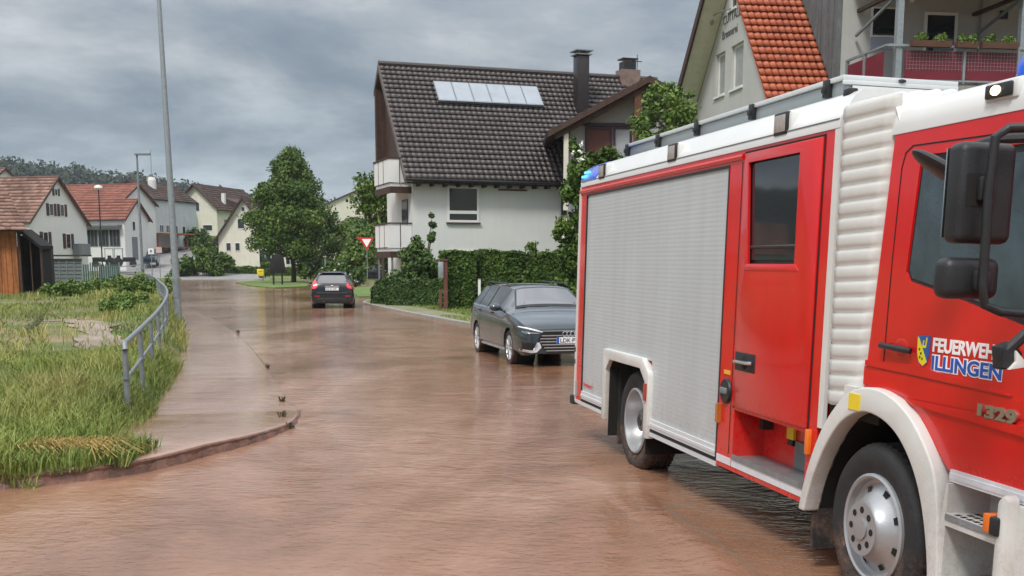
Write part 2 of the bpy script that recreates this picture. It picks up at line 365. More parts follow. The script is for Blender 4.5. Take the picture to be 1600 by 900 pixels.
no=len(OF);npmesh('verge',np.array(vs_),np.array([(i*no+j,(i+1)*no+j,(i+1)*no+j+1,i*no+j+1) for i in range(len(E_)-1) for j in range(no-1)]),verge_m,smooth=True,kind='structure')
ex=np.array([p[0] for p in EDGE][3:]);ey=np.array([p[1] for p in EDGE][3:])
def edgex(y): return np.interp(y,ey,ex)
def grass(name,pts,z,h0,h1,wd,tones,lean=.5,m=None,label=None):
    n=len(pts);a=NR.rand(n)*6.283;h=h0+(h1-h0)*NR.rand(n);wd=wd*(.6+.8*NR.rand(n));l=lean*(.2+NR.rand(n))
    b=NR.rand(n)*6.283;dx,dy=np.cos(a),np.sin(a);lx,ly=np.cos(b)*l*h,np.sin(b)*l*h
    x,y=pts[:,0],pts[:,1];z=z+np.zeros(n)
    P=lambda X,Y,Z_:np.stack([X,Y,Z_],1)
    v0=P(x-dx*wd,y-dy*wd,z-.02);v1=P(x+dx*wd,y+dy*wd,z-.02)
    v2=P(x+dx*wd*.8+lx*.35,y+dy*wd*.8+ly*.35,z+h*.55);v3=P(x-dx*wd*.8+lx*.35,y-dy*wd*.8+ly*.35,z+h*.55)
    v4=P(x+lx+dx*wd*.15,y+ly+dy*wd*.15,z+h*(1-.3*l));v5=P(x+lx-dx*wd*.15,y+ly-dy*wd*.15,z+h*(1-.3*l))
    V=np.stack([v0,v1,v2,v3,v4,v5],1).reshape(-1,3);i=np.arange(n)*6
    Fc=np.concatenate([np.stack([i,i+1,i+2,i+3],1),np.stack([i+3,i+2,i+4,i+5],1)])
    o=npmesh(name,V,Fc,m or grass_m,np.concatenate([tones,tones]),kind='stuff')
    return tag(o,label,'grass')
def vnoise(x,y,s,seed=0):
    r=np.random.RandomState(seed);ph=r.rand(6)*6.28;v=0
    for k in range(6):
        an=r.rand()*6.28;f=(.6+r.rand()*1.6)/s;v=v+np.sin((x*np.cos(an)+y*np.sin(an))*f*2.2+ph[k])
    return v/6*1.6
def gpts(n,y0,y1,dmin,dmax,pw=1.):
    y=y0+(y1-y0)*NR.rand(n)**pw;d=dmin+(dmax-dmin)*NR.rand(n)*np.clip(.35+y/30,.3,1.4);x=edgex(y)-d;return x,y,d
for part,(n,y0,y1,dm,h0,h1,wd) in enumerate([(42000,9.2,20,3.6,.12,.42,.0052),(34000,18,48,9,.12,.42,.010),(16000,45,75,22,.2,.5,.025)]):
    x,y,d=gpts(n,y0,y1,.05,dm,1.0)
    nz=vnoise(x,y,1.2,3);bare=vnoise(x,y,3.0,5)
    # bare muddy patch and trampled path in the field
    m1=np.hypot((x+6.6)/1.5,(y-15.6)/1.5)<1;m2=(np.abs(x-(-7.9-(y-21)*.42))<.75)&(y>20)&(y<31);m3=(y>40)&(y<43)&(d>3)
    keep=~((m1|m2|m3)&(NR.rand(n)<.80))&~((bare>.55)&(NR.rand(n)<.6))
    x,y,d,nz=x[keep],y[keep],d[keep],nz[keep]
    dens=NR.rand(len(x))<np.clip(1.05-.35*(d>2.2)*(y<30),0,1);x,y,d,nz=x[dens],y[dens],d[dens],nz[dens]
    t=np.clip(.42+.30*nz+.30*(NR.rand(len(x))-.5)+.10*np.clip(d-2,0,2)*(y<30)+.22*(NR.rand(len(x))>.93),0,1)
    hs=np.clip(.75+.35*nz-.12*np.clip(d-1.8,0,2),.3,1.2)
    z=fieldz(d,y);o=grass('grass',np.stack([x,y],1),z,h0*hs,h1*hs,wd,t,.75,label=['tall wet grass on the near corner of the verge','long yellow green grass behind the railing','weedy far grass before the shed and fence'][part])
# grass growing over the near kerb and a flattened straw tuft
n=9000;x=-12+8.6*NR.rand(n)**.55;ky=np.interp(x,[p[0] for p in KERB[:5]],[p[1] for p in KERB[:5]]);y=ky-.10+.95*NR.rand(n)
grass('grass',np.stack([x,y],1),.10+.05*NR.rand(n),.06,.22,.006,np.clip(NR.rand(n)*.5,0,1),.8,label='short dark grass hanging over the near kerb')
n=900;a=NR.rand(n);x=-4.35+a*.75+.05*NR.randn(n);y=9.75+a*.35+.07*NR.randn(n)
mb=MB()
for k in range(330):
    px_,py_=-4.5+.8*rnd.random(),9.80+.34*rnd.random();an=R(15)+rnd.gauss(0,.6);l=.18+.25*rnd.random()
    mb.tube([(px_,py_,.2),(px_+math.cos(an)*l*.5,py_+math.sin(an)*l*.5,.27+.04*rnd.random()),(px_+math.cos(an)*l,py_+math.sin(an)*l,.19)],.0035,3,cap=False)
tag(mb.build('straw_tuft',mat('straw',(.42,.30,.10),.8,0,.3)),'flattened yellow straw tuft lying on the grass at the near kerb','grass tuft')
# flooded bare path through the field
mb=MB();path=smooth([(-7.6,19.5),(-8.0,21.5),(-8.7,24),(-9.9,26.5),(-10.8,29),(-12.6,31)],2);vs_=[]
for i,p in enumerate(path):
    n_=left_n(path,i);wd=.42+.16*math.sin(i*.9)+.12*math.sin(i*2.1);d=float(edgex(p[1])-p[0])
    for s_ in (-1,-.5,.5,1): q=Vector(p)+n_*wd*s_;vs_.append((q.x,q.y,float(fieldz(np.array(max(.6,float(edgex(q.y)-q.x))),np.array(q.y)))+.03))
mb.add(vs_,[(i*4+j,i*4+j+1,(i+1)*4+j+1,(i+1)*4+j) for i in range(len(path)-1) for j in range(3)]).build('path',two_tone('mud_path',(.20,.15,.10),(.31,.23,.17),1.2,.45),kind='structure')
# right-hand land: kerb, paved strip and lawn
RK=[(9,16),(4.2,21.5),(1.6,25.6),(-1.2,32.7),(-3.2,38.5),(-6.1,47.6),(-6.9,51),(-6.2,56),(-2,59)]
RKs=resample(smooth(RK,2),.5);mb=MB();vs_=[]
for i,p in enumerate(RKs):
    n_=-left_n(RKs,i)
    for o_,z in ((0,-.12),(0,.08),(.02,.10),(.14,.10),(.15,.085)): q=Vector(p)+n_*o_;vs_.append((q.x,q.y,z))
mb.add(vs_,[(i*5+j,i*5+j+1,(i+1)*5+j+1,(i+1)*5+j) for i in range(len(RKs)-1) for j in range(4)]).build('kerb',conc,kind='structure')
inner=[tuple(Vector(p)-left_n(RKs,i)*.15) for i,p in enumerate(RKs)]
def slab(name,poly,z,m,h=.3,jit=0):
    mb=MB();mb.prism([(p[0],p[1]) for p in poly],2,z-h,z);return mb.build(name,m,kind='structure')
slab('lawn',inner+[(30,62),(40,40),(40,16)],.09,lawn_m)
pv=[tuple(Vector(p)-left_n(RKs,i)*.16) for i,p in enumerate(RKs) if 34.5<p[1]<47.8];pv2=[tuple(Vector(p)-left_n(RKs,i)*(1.25)) for i,p in enumerate(RKs) if 34.5<p[1]<47.8]
slab('pavement',pv+pv2[::-1],.096,two_tone('mossy_paving',(.22,.20,.15),(.15,.17,.07),1.2),.02)
lx=-1.6+3.6*NR.rand(5000);ly=30+16*NR.rand(5000)
kx=np.interp(ly,[25.6,32.7,38.5,47.6],[1.6,-1.2,-3.2,-6.1]);kk=(lx>-9)
x=kx+.25+3.0*NR.rand(5000);kp=(ly<37)|(x>kx+1.3)
grass('grass',np.stack([x[kp],ly[kp]],1),.09,.04,.12,.012,np.clip(.15+.5*NR.rand(kp.sum()),0,1),.6,label='short green grass strip behind the right kerb')
# far islands and strips of grass in the flooded junction
def far_strip(pix,z,m,name='lawn'):
    return slab(name,[tuple(gp(u,v,z))[:2] for u,v in pix],z,m)
far_strip([(368,441),(400,438),(470,438),(482,441),(480,447),(430,449),(392,446)],.07,lawn_m)
far_strip([(545,452),(560,447.5),(640,447.5),(640,462),(560,463)],.07,lawn_m)
far_strip([(535,436.5),(700,436.5),(700,429.5),(535,429.5)],.09,lawn_m)
far_strip([(283,430),(425,432),(545,432),(545,427),(420,425.5),(283,425.5)],.09,lawn_m)
far_strip([(150,433),(283,436),(283,430.5),(150,427)],.08,lawn_m)
# sloping side road climbing to the village
vs_=[];cl=[(-33.5,112),(-36,120),(-39,132),(-42,143),(-44,160),(-41,182)];wd=[9.5,9,8.5,7.5,5,4]
for i,p in enumerate(cl):
    n_=left_n(cl,i)
    for s_ in (-1,0,1):
        q=Vector(p)+n_*wd[i]*s_;vs_.append((q.x,q.y,float(gz(np.array(q.x),np.array(q.y)))+.12))
MB().add(vs_,[(i*3+j,i*3+j+1,(i+1)*3+j+1,(i+1)*3+j) for i in range(5) for j in range(2)]).build('side_road',mat('pale_asphalt',(.22,.215,.21),.7,0,.25,.5),kind='structure',smooth=True)
# ------------------------------------------------------------------ foliage
def leafcloud(centers,radii,n,size,flat=.8,lump=.35):
    centers=np.asarray(centers,float);radii=np.asarray(radii,float)
    if radii.ndim==1: radii=np.repeat(radii[:,None],3,1)
    wt=(radii.prod(1))**(2/3);wt/=wt.sum();k=NR.choice(len(centers),n,p=wt)
    d=NR.randn(n,3);d/=np.linalg.norm(d,axis=1)[:,None];r=NR.rand(n)**.42
    r=r*(1+lump*np.sin(d[:,0]*5+k)*np.sin(d[:,1]*5+2*k)*np.cos(d[:,2]*4+k))
    P=centers[k]+d*radii[k]*r[:,None]
    nr=d*.9+NR.randn(n,3)*.75;nr[:,2]+=.35;nr/=np.linalg.norm(nr,axis=1)[:,None]
    a=np.cross(nr,NR.randn(n,3));a/=np.linalg.norm(a,axis=1)[:,None];b=np.cross(nr,a)
    s=size*(.55+.9*NR.rand(n))[:,None];a=a*s;b=b*s*.62
    V=np.stack([P-a,P-b*.9+a*.1,P+a+nr*s*.12,P+b],1).reshape(-1,3);i=np.arange(n)*4
    ct=NR.rand(len(centers));t=np.clip(.5*ct[k]+.5*NR.rand(n),0,1)
    return V,np.stack([i,i+1,i+2,i+3],1),t
def crown(name,centers,radii,n,size,m,parent=None,**kw):
    V,Fc,t=leafcloud(centers,radii,n,size,**kw);return npmesh(name,V,Fc,m,t,parent)
def tree(loc,H,W,prof,n,size,m,label,nclump=70,trunk_h=.2,tr=.16,group=None,name='tree',cs=.19,seed=1,cat='tree'):
    """prof(t)->relative radius at height fraction t of the crown"""
    rr=random.Random(seed);root=empty(name,loc,0,label,cat,group);cs_=[];rs=[];mb=MB()
    hh=H*.93;mb.tube([(0,0,-.3),(.03*H*.1,0,H*.18),(-.02,.03,H*.5),(.04,0,hh)],[tr*1.25,tr,tr*.65,tr*.12],9)
    for k in range(nclump):
        t=(k+.5)/nclump;t=t**.8;z=H*(trunk_h+(1-trunk_h)*t*.97);rad=W/2*prof(t)*math.sqrt(rr.random()*.8+.2);an=k*2.4+rr.random()
        x,y=math.cos(an)*rad,math.sin(an)*rad;c=W*cs*(.55+.7*rr.random())*(.5+.6*prof(t));x*=(1-c/W*.8);y*=(1-c/W*.8)
        cs_.append((x,y,z));rs.append((c,c,c*.72))
        if k%2==0 and rad>.1*W:
            zb=max(H*trunk_h*.85,z-rad*.75);mb.tube([(0,0,zb),(x*.5,y*.5,zb+(z-zb)*.55),(x,y,z)],[tr*.38,tr*.22,tr*.06],5,cap=False)
    mb.build('trunk',bark,root,smooth=True);crown('crown',cs_,rs,n,size,m,root);return root
conic=lambda t:(min(1,(t+.18)/.34))*(1-max(0,t-.20)/.80)**.88*(1+.10*math.sin(t*23))+.03
roundp=lambda t:math.sqrt(max(.02,1-(2*t-1)**2))
b=gp(459,442);b.z=-.05
tree(b,11.5,8.9,conic,46000,.115,leaf_m,'big linden tree with pointed crown standing on the flooded junction island',nclump=190,trunk_h=.20,tr=.19,name='linden_tree',seed=4,cs=.115)
# ------------------------------------------------------------------ building helpers
def tiled(name,parent,O,U,Vv,lu,lv,m,tw=.30,th=.34,hw=.035,step=.045,sc=.05,sub=4):
    O,U,Vv=Vector(O),Vector(U).normalized(),Vector(Vv).normalized();Nn=U.cross(Vv)
    if Nn.z<0: Nn=-Nn
    nt_=max(1,round(lu/tw));tw=lu/nt_;nr=max(1,round(lv/th));th=lv/nr;k=nt_*sub
    u=np.arange(k+1)*tw/sub;ph=(np.arange(k+1)%sub)/sub
    wave=hw*(.5-.5*np.cos(2*np.pi*ph));scal=sc*(np.sin(np.pi*ph));V=[];Fc=[];T=[];Ov,Uv,Vn,Na=[np.array(q) for q in (O,U,Vv,Nn)]
    for r in range(nr):
        v0=r*th-scal;v1=np.full(k+1,(r+1)*th);b=len(V)*(k+1)
        base_=lambda vv,h:Ov+u[:,None]*Uv+vv[:,None]*Vn+h[:,None]*Na
        V+= [base_(v0+.05,wave-.01),base_(v0,wave+step),base_(v1,wave+.004)]
        tn=NR.rand(nt_)
        for q in range(2):
            i=b+q*(k+1)+np.arange(k);Fc.append(np.stack([i,i+1,i+k+2,i+k+1],1));T.append(np.repeat(tn,sub))
    # underside sheet
    V=np.concatenate(V);Fc=np.concatenate(Fc);T=np.concatenate(T)
    P=[O-Nn*.06,O+U*lu-Nn*.06,O+U*lu+Vv*lv-Nn*.06,O+Vv*lv-Nn*.06];n=len(V);V=np.concatenate([V,np.array(P)]);Fc=np.concatenate([Fc,[[n,n+1,n+2,n+3]]]);T=np.append(T,.2)
    return npmesh(name,V,Fc,m,T,parent)
def window(parent,o,ux,nz,wd,h,fm=frame_w,gm=glass,t=.06,mull=0,trans=0,depth=.05,name='window',sill=None):
    """o: lower-left corner on the wall, ux: direction along the wall, nz: outward"""
    ux=Vector(ux);nn=Vector(nz);up=Vector((0,0,1));o=Vector(o)
    def bx(mb,a0,a1,z0,z1,n0,n1):
        vs_=[o+ux*a+up*z+nn*n for n in (n0,n1) for a,z in ((a0,z0),(a1,z0),(a1,z1),(a0,z1))]
        mb.add(vs_,[(0,1,2,3),(4,7,6,5),(0,4,5,1),(1,5,6,2),(2,6,7,3),(3,7,4,0)])
    mb=MB();bx(mb,0,wd,0,t,-.03,depth);bx(mb,0,wd,h-t,h,-.03,depth);bx(mb,0,t,t,h-t,-.03,depth);bx(mb,wd-t,wd,t,h-t,-.03,depth)
    for k in range(mull): x=wd*(k+1)/(mull+1);bx(mb,x-t*.4,x+t*.4,t,h-t,-.03,depth*.9)
    if trans: bx(mb,t,wd-t,h*trans-t*.7,h*trans+t*.7,-.03,depth*.92)
    w_=mb.build(name,fm,parent);g=MB();bx(g,t*.9,wd-t*.9,t*.9,h-t*.9,-.02,depth*.35);g.build('pane',gm,w_)
    if sill: s_=MB();bx(s_,-.05,wd+.05,-.05,-.004,-.02,depth+.07);s_.build('sill',sill,w_)
    return w_
def house(name,label,O,g,Wg,Ln,z0,ez,rz_,wallm,roofm,oh=.35,gw=(),sw=(),rw=(),shutters=None,peak=.5,tile=(.42,.45),roofext=0,cat='house',group=None):
    """gable on local y=0 facing -y, x along the gable, ridge running along +y"""
    O=Vector(O);ang=math.atan2(g[1],g[0]);root=empty(name,(O.x,O.y,z0),ang,label,cat,group);e=ez-z0;r=rz_-z0;pk=Wg*peak
    er=e
    MB().prism([(0,-1.5),(Wg,-1.5),(Wg,er),(pk,r-.05),(0,e)],1,0,Ln).build('wall',wallm,root)
    for s_ in (0,1):
        run=pk if s_==0 else Wg-pk;sl_=math.hypot(run,r-e);dx=(run/sl_);dz=(r-e)/sl_;lv=sl_+oh/dx*1.0
        ex_=-oh if s_==0 else Wg+oh;ezz=e-oh*dz/dx
        tiled('roof',root,(ex_,-oh,ezz+.06),(0,1,0),(dx if s_==0 else -dx,0,dz),Ln+2*oh,lv,roofm,tile[0],tile[1],sub=3)
        MB().prism([(ex_,ezz-.12),(ex_,ezz+.10),(pk,r+.16),(pk,r-.08)],1,-oh-.04,-oh+.05).build('verge_board',woodd,root)
    MB().tube([(pk,-oh,r+.12),(pk,Ln+oh,r+.12)],.10,6).build('ridge_cap',roofm,root)
    for it in gw: 
        x,z,a,h=it[:4];window(root,(x,0,z-z0),(1,0,0),(0,-1,0),a,h,mull=it[4] if len(it)>4 else 0)
        if shutters:
            for q in (x-a*.55-.03,x+a+.03): MB().box((q,-.06,z-z0),(q+a*.55,-.0,z-z0+h)).build('shutter',shutters,root)
    for it in sw: y,z,a,h=it[:4];window(root,(Wg,y,z-z0),(0,1,0),(1,0,0),a,h,mull=it[4] if len(it)>4 else 0)
    for it in rw: y,z,a,h=it[:4];window(root,(0,y+a,z-z0),(0,-1,0),(-1,0,0),a,h,mull=it[4] if len(it)>4 else 0)
    return root
def roofpitch(r): pass
# village houses on the left
hA=house('gabled_house','white gabled house with weathered red tile roof and brown shutters behind the wooden shed',(-46.7,110,0),(.24,.97),9.2,17,1.2,5.75,10.05,render_w,tile_red,gw=[(2.0,3.2,.8,1.5),(5.6,3.1,.8,1.5),(3.2,6.3,.7,1.2),(4.9,6.3,.7,1.2),(4.2,8.3,.5,.7)],shutters=woodd,tile=(.45,.5))
mb=MB();mb.box((6.6,-1.3,1.2),(7.8,-.0,2.4));mb.build('porch',galvd,hA)
MB().tube([(4.6,7,8.6),(4.6,7,9.5)],.12,8).build('vent_pipe',galvd,hA)
house('brick_tiled_house','long house with plain red tile roof behind the white gabled house',(-48.8,142,0),(.24,.97),8,17,2,9.1,11.4,render_w,tile_brick,tile=(.5,.5))
hC=house('shop_building','low white shop with bright red roof and long dark window band',(-44.3,130,0),(.24,.97),5.0,11,2.0,6.7,8.8,render_w,tile_brick,gw=[(1.6,5.3,.6,1.1)],tile=(.5,.5),cat='shop')
for k in range(4): window(hC,(-.02,.6+1.45*k+1.35,1.5),(0,-1,0),(-1,0,0),1.35,1.9,mull=2,fm=galvd)
MB().box((-.9,.3,3.75),(0,9.5,3.95)).build('canopy',galvd,hC);MB().box((-.30,6.9,1.3),(-.05,9.8,3.6)).build('side_panel',frame_w,hC);MB().box((1.4,-.05,0),(2.5,0,2.6)).build('door',galvd,hC)
hD=house('tall_pale_house','tall pale blue grey house with brown roof, white chimney and timber balcony',(-53.8,151.5,0),(.97,-.24),6.9,11,2.6,10.0,12.3,render_b,tile_dk,gw=[(1.9,8.9,.4,.4),(4.3,8.9,.4,.4)],sw=[(1.2,5.6,1.0,1.0,1),(2.8,5.6,1.0,1.0,1),(5,5.4,.8,1.2),(7,5.4,.8,1.2)],tile=(.5,.5))
MB().tube([(0,-.05,4.9),(6.9,-.05,4.9)],.09,6).build('drip_band',galvd,hD)
MB().tube([(0,-.05,7.5),(6.9,-.05,7.5)],.05,6).build('drip_band',galvd,hD)
c_=MB();c_.lathe([(.01,0),(.55,0),(.55,1.6),(.4,2.0),(.3,2.0),(.01,2.0)],12,'z',(4.4,4,8.4));c_.build('chimney',render_w,hD)
MB().box((3.0,5,8.5),(3.6,5.6,10.7)).build('chimney',conc,hD);MB().tube([(4.4,4,10.3),(4.4,4,14)],.04,6).build('antenna',galvd,hD)
MB().box((6.9,.3,1.0),(8.6,5.5,1.15)).box((6.95,.3,0),(7.1,.5,2.9)).box((8.4,5.2,0),(8.6,5.4,2.9)).box((6.95,.3,2.7),(9.4,6,2.9)).build('timber_porch',woodo,hD)
hE=house('hillside_house','cream house with dark brown roof standing up on the grassy bank',(-50.9,172,0),(.97,-.24),7.0,15,5.4,9.9,13.1,render_c,tile_dk,oh=.7,gw=[(1.6,9.2,1.0,1.3),(3.2,9.2,1.0,1.3),(4.6,6.3,1.6,.9)],sw=[(2,6.9,1.6,1.2),(6,6.9,1.6,1.2)],tile=(.5,.5))
MB().prism([(.3,2.5),(3.6,2.5),(3.6,3.6),(.8,3.6)],1,-1.6,0).build('porch_roof',tile_dk,hE);MB().box((1.0,-1.5,0),(2.6,-.02,2.4)).build('porch',woodd,hE)
MB().prism([(4.2,4.6),(7.3,3.6),(7.6,5.3),(4.0,6.6)],1,5,12).build('dormer',woodd,hE);MB().box((6.1,3.2,4.8),(6.6,3.7,6.6)).build('chimney',render_w,hE)
hF=house('cream_gable_house','narrow cream gabled house with dark verge boards beside the big linden tree',(-34.9,135,0),(.99,-.1),6.4,10,1.1,4.7,9.15,render_c,tile_dk,oh=.5,gw=[(.9,3.0,.65,1.0),(2.0,3.0,.65,1.0),(2.4,5.6,.9,1.2),(2.9,7.6,.5,.6),(4.9,1.5,1.5,1.7,1)],tile=(.5,.5))
MB().box((6.4,.4,-1.5),(11.5,7,3.2)).build('side_wall',render_c,hF);window(hF,(8.0,.4,.3),(1,0,0),(0,-1,0),1.1,1.3,mull=1)
tiled('side_roof',hF,(6.3,-.1,3.15),(1,0,0),(0,.8,.6),5.6,4.5,tile_dk,.5,.5,sub=3)
MB().box((-.1,-1.2,-.5),(1.6,-.02,1.3)).build('cellar_door',woodr,hF)
house('distant_red_house','far red roofed house seen just right of the linden crown',(-31.0,190,0),(.97,.24),11,6,5,11.2,13.6,render_c,tile_brick,gw=[(1,9,1,1)],tile=(.5,.5))
house('distant_tan_house','tan roofed house whose top pokes up behind the white gabled house roof',(-64.5,142,0),(.6,.8),3.4,5,8,11.8,13.2,render_w,tile_red,gw=[(1.2,11.2,.6,.7)],tile=(.5,.5))
house('low_grey_house','low brown roofed house half hidden between linden tree and balconies',(-21.0,127,0),(.95,.3),7.5,8,.8,4.2,6.6,render_c,tile_dk,gw=[(3,2.6,1.0,1.0)],tile=(.5,.5))
# wooden shed
sh=empty('wooden_shed',(-21.6,49.5,.2),0,'open sided shed with orange plank wall and weathered tile roof at the left edge','shed')
mb=MB()
for k in range(30): x=-7.5+k*.25;mb.box((x,0+.012*(k%2),.0),(x+.235,.05+.012*(k%2),3.05))
mb.build('plank_wall',woodo,sh)
mb=MB();mb.box((.03,-.02,0),(.15,.13,3.1)).box((.55,.02,0),(.60,.07,2.6)).box((.98,.0,0),(1.06,.1,2.30));mb.build('post_frame',woodd,sh)
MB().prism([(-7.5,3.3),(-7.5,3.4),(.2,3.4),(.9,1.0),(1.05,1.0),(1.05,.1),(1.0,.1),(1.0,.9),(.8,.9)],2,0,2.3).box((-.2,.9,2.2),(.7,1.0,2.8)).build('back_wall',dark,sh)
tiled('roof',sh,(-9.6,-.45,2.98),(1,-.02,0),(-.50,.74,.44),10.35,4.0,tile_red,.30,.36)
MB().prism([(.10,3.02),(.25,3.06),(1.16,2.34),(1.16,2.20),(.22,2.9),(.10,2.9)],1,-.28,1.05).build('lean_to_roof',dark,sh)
# panel stack / gate / fence
t=empty('mesh_gate',(at(82,440,56).x,56,.35),R(6),'grey grid panel gate beside the dark side of the shed','gate')
wd=1.45;mb=MB();mb.box((0,0,0),(wd,.03,1.62));mb.build('panel',mat('grey_green_panel',(.16,.19,.18),.6),t)
mb=MB()
for k in range(5): mb.box((wd*k/4-.02,-.03,0),(wd*k/4+.02,-.005,1.65))
for k in range(10): mb.box((0,-.028,1.62*k/9-.012),(wd,-.008,1.62*k/9+.012))
mb.build('grid',galv,t)
MB().box((-.5,-.2,1.75),(wd+.3,.8,1.83)).build('lean_to_roof',woodd,t)
t=empty('green_fence',(at(127,436,58).x,58,.3),R(40),'short green metal fence beside the grid gate','fence')
for k in range(5): MB().tube([(k*.5,0,0),(k*.5,0,1.5)],.04,6).build('post',galvd,t)
mb=MB()
for k in range(18): mb.box((k*.115,-.01,.1),(k*.115+.07,.01,1.4))
mb.build('slats',mat('green_slats',(.06,.12,.10),.6),t)
t=empty('utility_cabinet',(at(172,425,72).x,72,.35),0,'grey utility cabinet in the weeds behind the fence','cabinet')
MB().box((-.5,0,0),(.5,.35,1.15)).build('body',galvd,t,bevel=.01);MB().box((-.54,-.03,1.15),(.54,.4,1.2)).build('lid',galv,t)
for s_ in (-.245,.245): MB().box((s_-.225,-.02,.06),(s_+.225,-.004,1.1)).build('door',mat('cabinet_door',(.19,.22,.22),.5),t)
# small vehicles in front of the shop
def small_van(loc,rz,label,col):
    t=empty('parked_van',loc,rz,label,'van')
    o=MB().prism([(0,.35),(4.6,.35),(4.6,1.0),(3.9,1.15),(3.3,1.95),(0,1.95)],1,-.9,.9).build('body',col,t,bevel=.06)
    MB().prism([(3.42,1.86),(3.98,1.17),(4.02,1.2),(3.47,1.88)],1,-.75,.75).build('windscreen',glass,t)
    for s_ in (-1,1):
        MB().box((4.585,s_*.75-.12,.72),(4.62,s_*.75+.12,.92)).build('headlight',lensg,t)
        for x in (.9,3.8): MB().lathe([(.01,0),(.34,0),(.34,.2),(.01,.2)],16,'y',(x,s_*.8-.1,.34)).build('wheel',rubber,t)
    MB().box((4.6,-.5,.5),(4.63,.5,.68)).build('grille',blackp,t)
    MB().box((2.2,-.915,1.2),(3.2,.915,1.7)).build('side_window',glass,t)
vanc=mat('dark_blue_paint',(.05,.07,.10),.3,.2,.1,coat=.5)
p=gp(234,404,1.7) if False else at(236,402,138);small_van((p.x,138,1.3),R(-75),'dark blue van parked facing down the side road by the pale house',vanc)
def tractor(loc,rz,label,group):
    t=empty('compact_tractor',loc,rz,label,'tractor',group)
    MB().box((0,-.45,.6),(1.4,.45,1.1)).box((-.9,-.55,.55),(0,.55,.85)).build('body',blackp,t,bevel=.04)
    for x,r in ((-.5,.55),(1.1,.38)):
        for s_ in (-1,1): MB().lathe([(.01,-.12),(r*.5,-.12),(r,-.1),(r,.1),(r*.5,.12),(.01,.12)],16,'y',(x,s_*.65,r)).build('wheel',rubber,t)
    mb=MB()
    for x in (-.8,.05):
        for s_ in (-.5,.5): mb.tube([(x,s_,.8),(x,s_,2.0)],.035,6)
    mb.box((-.9,-.6,2.0),(.15,.6,2.08));mb.build('roll_frame',galvd,t);MB().box((-.6,-.25,.85),(-.2,.25,1.3)).build('seat',blackp,t)
for (u,lab,rz) in ((165,'black compact tractor parked left in front of the shop window band',200),(191,'black compact tractor parked right beside the loading ramp at the shop',20)):
    p=at(u,402,126);tractor((p.x,126,1.15),R(rz),lab,'compact tractors before the shop')
p=at(207,402,124);t=empty('loading_ramp',(p.x,124,1.2),R(10),'light metal trailer ramp lying before the shop','ramp');MB().prism([(-1.2,0),(1.4,.25),(1.4,.33),(-1.2,.08)],1,-.8,.8).build('plate',galv,t)
# ------------------------------------------------------------------ street lamps, signs, railing
def pole(name,label,P,top,r0,r1,mats=galv,cat='street lamp'):
    t=empty(name,P,0,label,cat);MB().tube([(0,0,-.3),(0,0,.9),(0,0,top)],[r0,r0*.97,r1],16).build('pole',mats,t,smooth=True);return t
P=gp(279,500,.03);t=pole('street_lamp','tall tapering grey lamp pole at the end of the railing, running out of the picture',P,10.6,.118,.06)
t.rotation_euler=(0,R(-1.0),0)
MB().tube([(0,0,10.5),(-.05,0,10.75),(.3,-.05,10.85),(1.3,-.2,10.9)],.04,8).build('arm',galv,t);MB().ell((1.3,-.2,10.85),(.42,.14,.09)).build('lamp_head',galvd,t,smooth=True)
MB().box((-.07,-.125,.7),(.07,-.10,1.3)).build('access_door',galvd,t)
P=at(223,432,75);P.z=.2;t=pole('street_lamp','grey street lamp with flat angular head above the side road',P,8.55,.10,.06,galvd)
MB().box((-.12,-.14,8.5),(.85,.14,8.64)).build('lamp_head',galvd,t,bevel=.02)
P=at(160,412,82);P.z=.6;t=pole('street_lamp','thin black street lamp with white mushroom head in front of the shop',P,6.35,.05,.04,blackp)
MB().lathe([(.01,6.3),(.22,6.35),(.3,6.45),(.24,6.6),(.01,6.66)],16,'z').build('lamp_head',frame_w,t,smooth=True)
def sign_post(u,v0,v1,Y,label,shape,z0=0.):
    p=at(u,v0,Y);t=empty('road_sign',(p.x,Y,z0),0,label,'road sign');MB().tube([(0,0,-.2),(0,0,p.z-z0)],.035,8).build('post',galvd,t);return t,p.z-z0
t,z=sign_post(573,371,0,80,'red and white yield sign on a grey post left of the balconies',0)
tri=lambda s_,dy:[(-s_,z+dy),(s_,z+dy),(0,z+dy-s_*1.732)]
MB().prism(tri(.52,0),1,-.07,-.05).build('red_plate',mat('sign_red',(.55,.03,.03),.4,0,0),t);MB().prism(tri(.33,-.11),1,-.08,-.072).build('white_field',txw,t)
MB().prism([(-.75,z+.05),(-.35,z+.02),(-.4,z-.06),(-.15,z-.5),(-.2,z-.55)],1,.06,.08).build('rear_plate',mat('sign_red'  ,(.55,.03,.03)),t)
for (u,v,Y,lab,sz) in ((236,388,84,'small white square sign on a thin post near the side road',.21),(248.5,386,100,'pale pinkish square sign set back behind the white one',.25)):
    t,z=sign_post(u,v,0,Y,lab,0,.1 if Y<90 else .6);MB().box((-sz,-.06,z-sz*2),(sz,-.04,z)).build('plate',frame_w if Y<90 else mat('pinkish_plate',(.5,.38,.35),.5),t)
    if Y<90: MB().box((-.06,-.07,z-sz*1.4),(.06,-.062,z-sz*.6)).build('symbol',txb,t)
P=gp(434.5,446);t=empty('notice_board',(P.x,P.y,0),0,'black arched notice board on two legs left of the linden trunk','notice board')
pts=[(-.62,.95),(.62,.95),(.56,1.5),(.5,2.0),(.34,2.3),(0,2.4),(-.34,2.3),(-.5,2.0),(-.56,1.5)]
MB().prism(pts,1,-.1,.1).build('board',dark,t,bevel=.02)
for s_ in (-.33,.33): MB().box((s_-.06,-.06,-.2),(s_+.06,.06,1.0)).build('leg',blackp,t)
P=gp(408,443);t=empty('letter_box',(P.x,P.y,0),0,'yellow letter box on a thin post left of the black notice board','letter box')
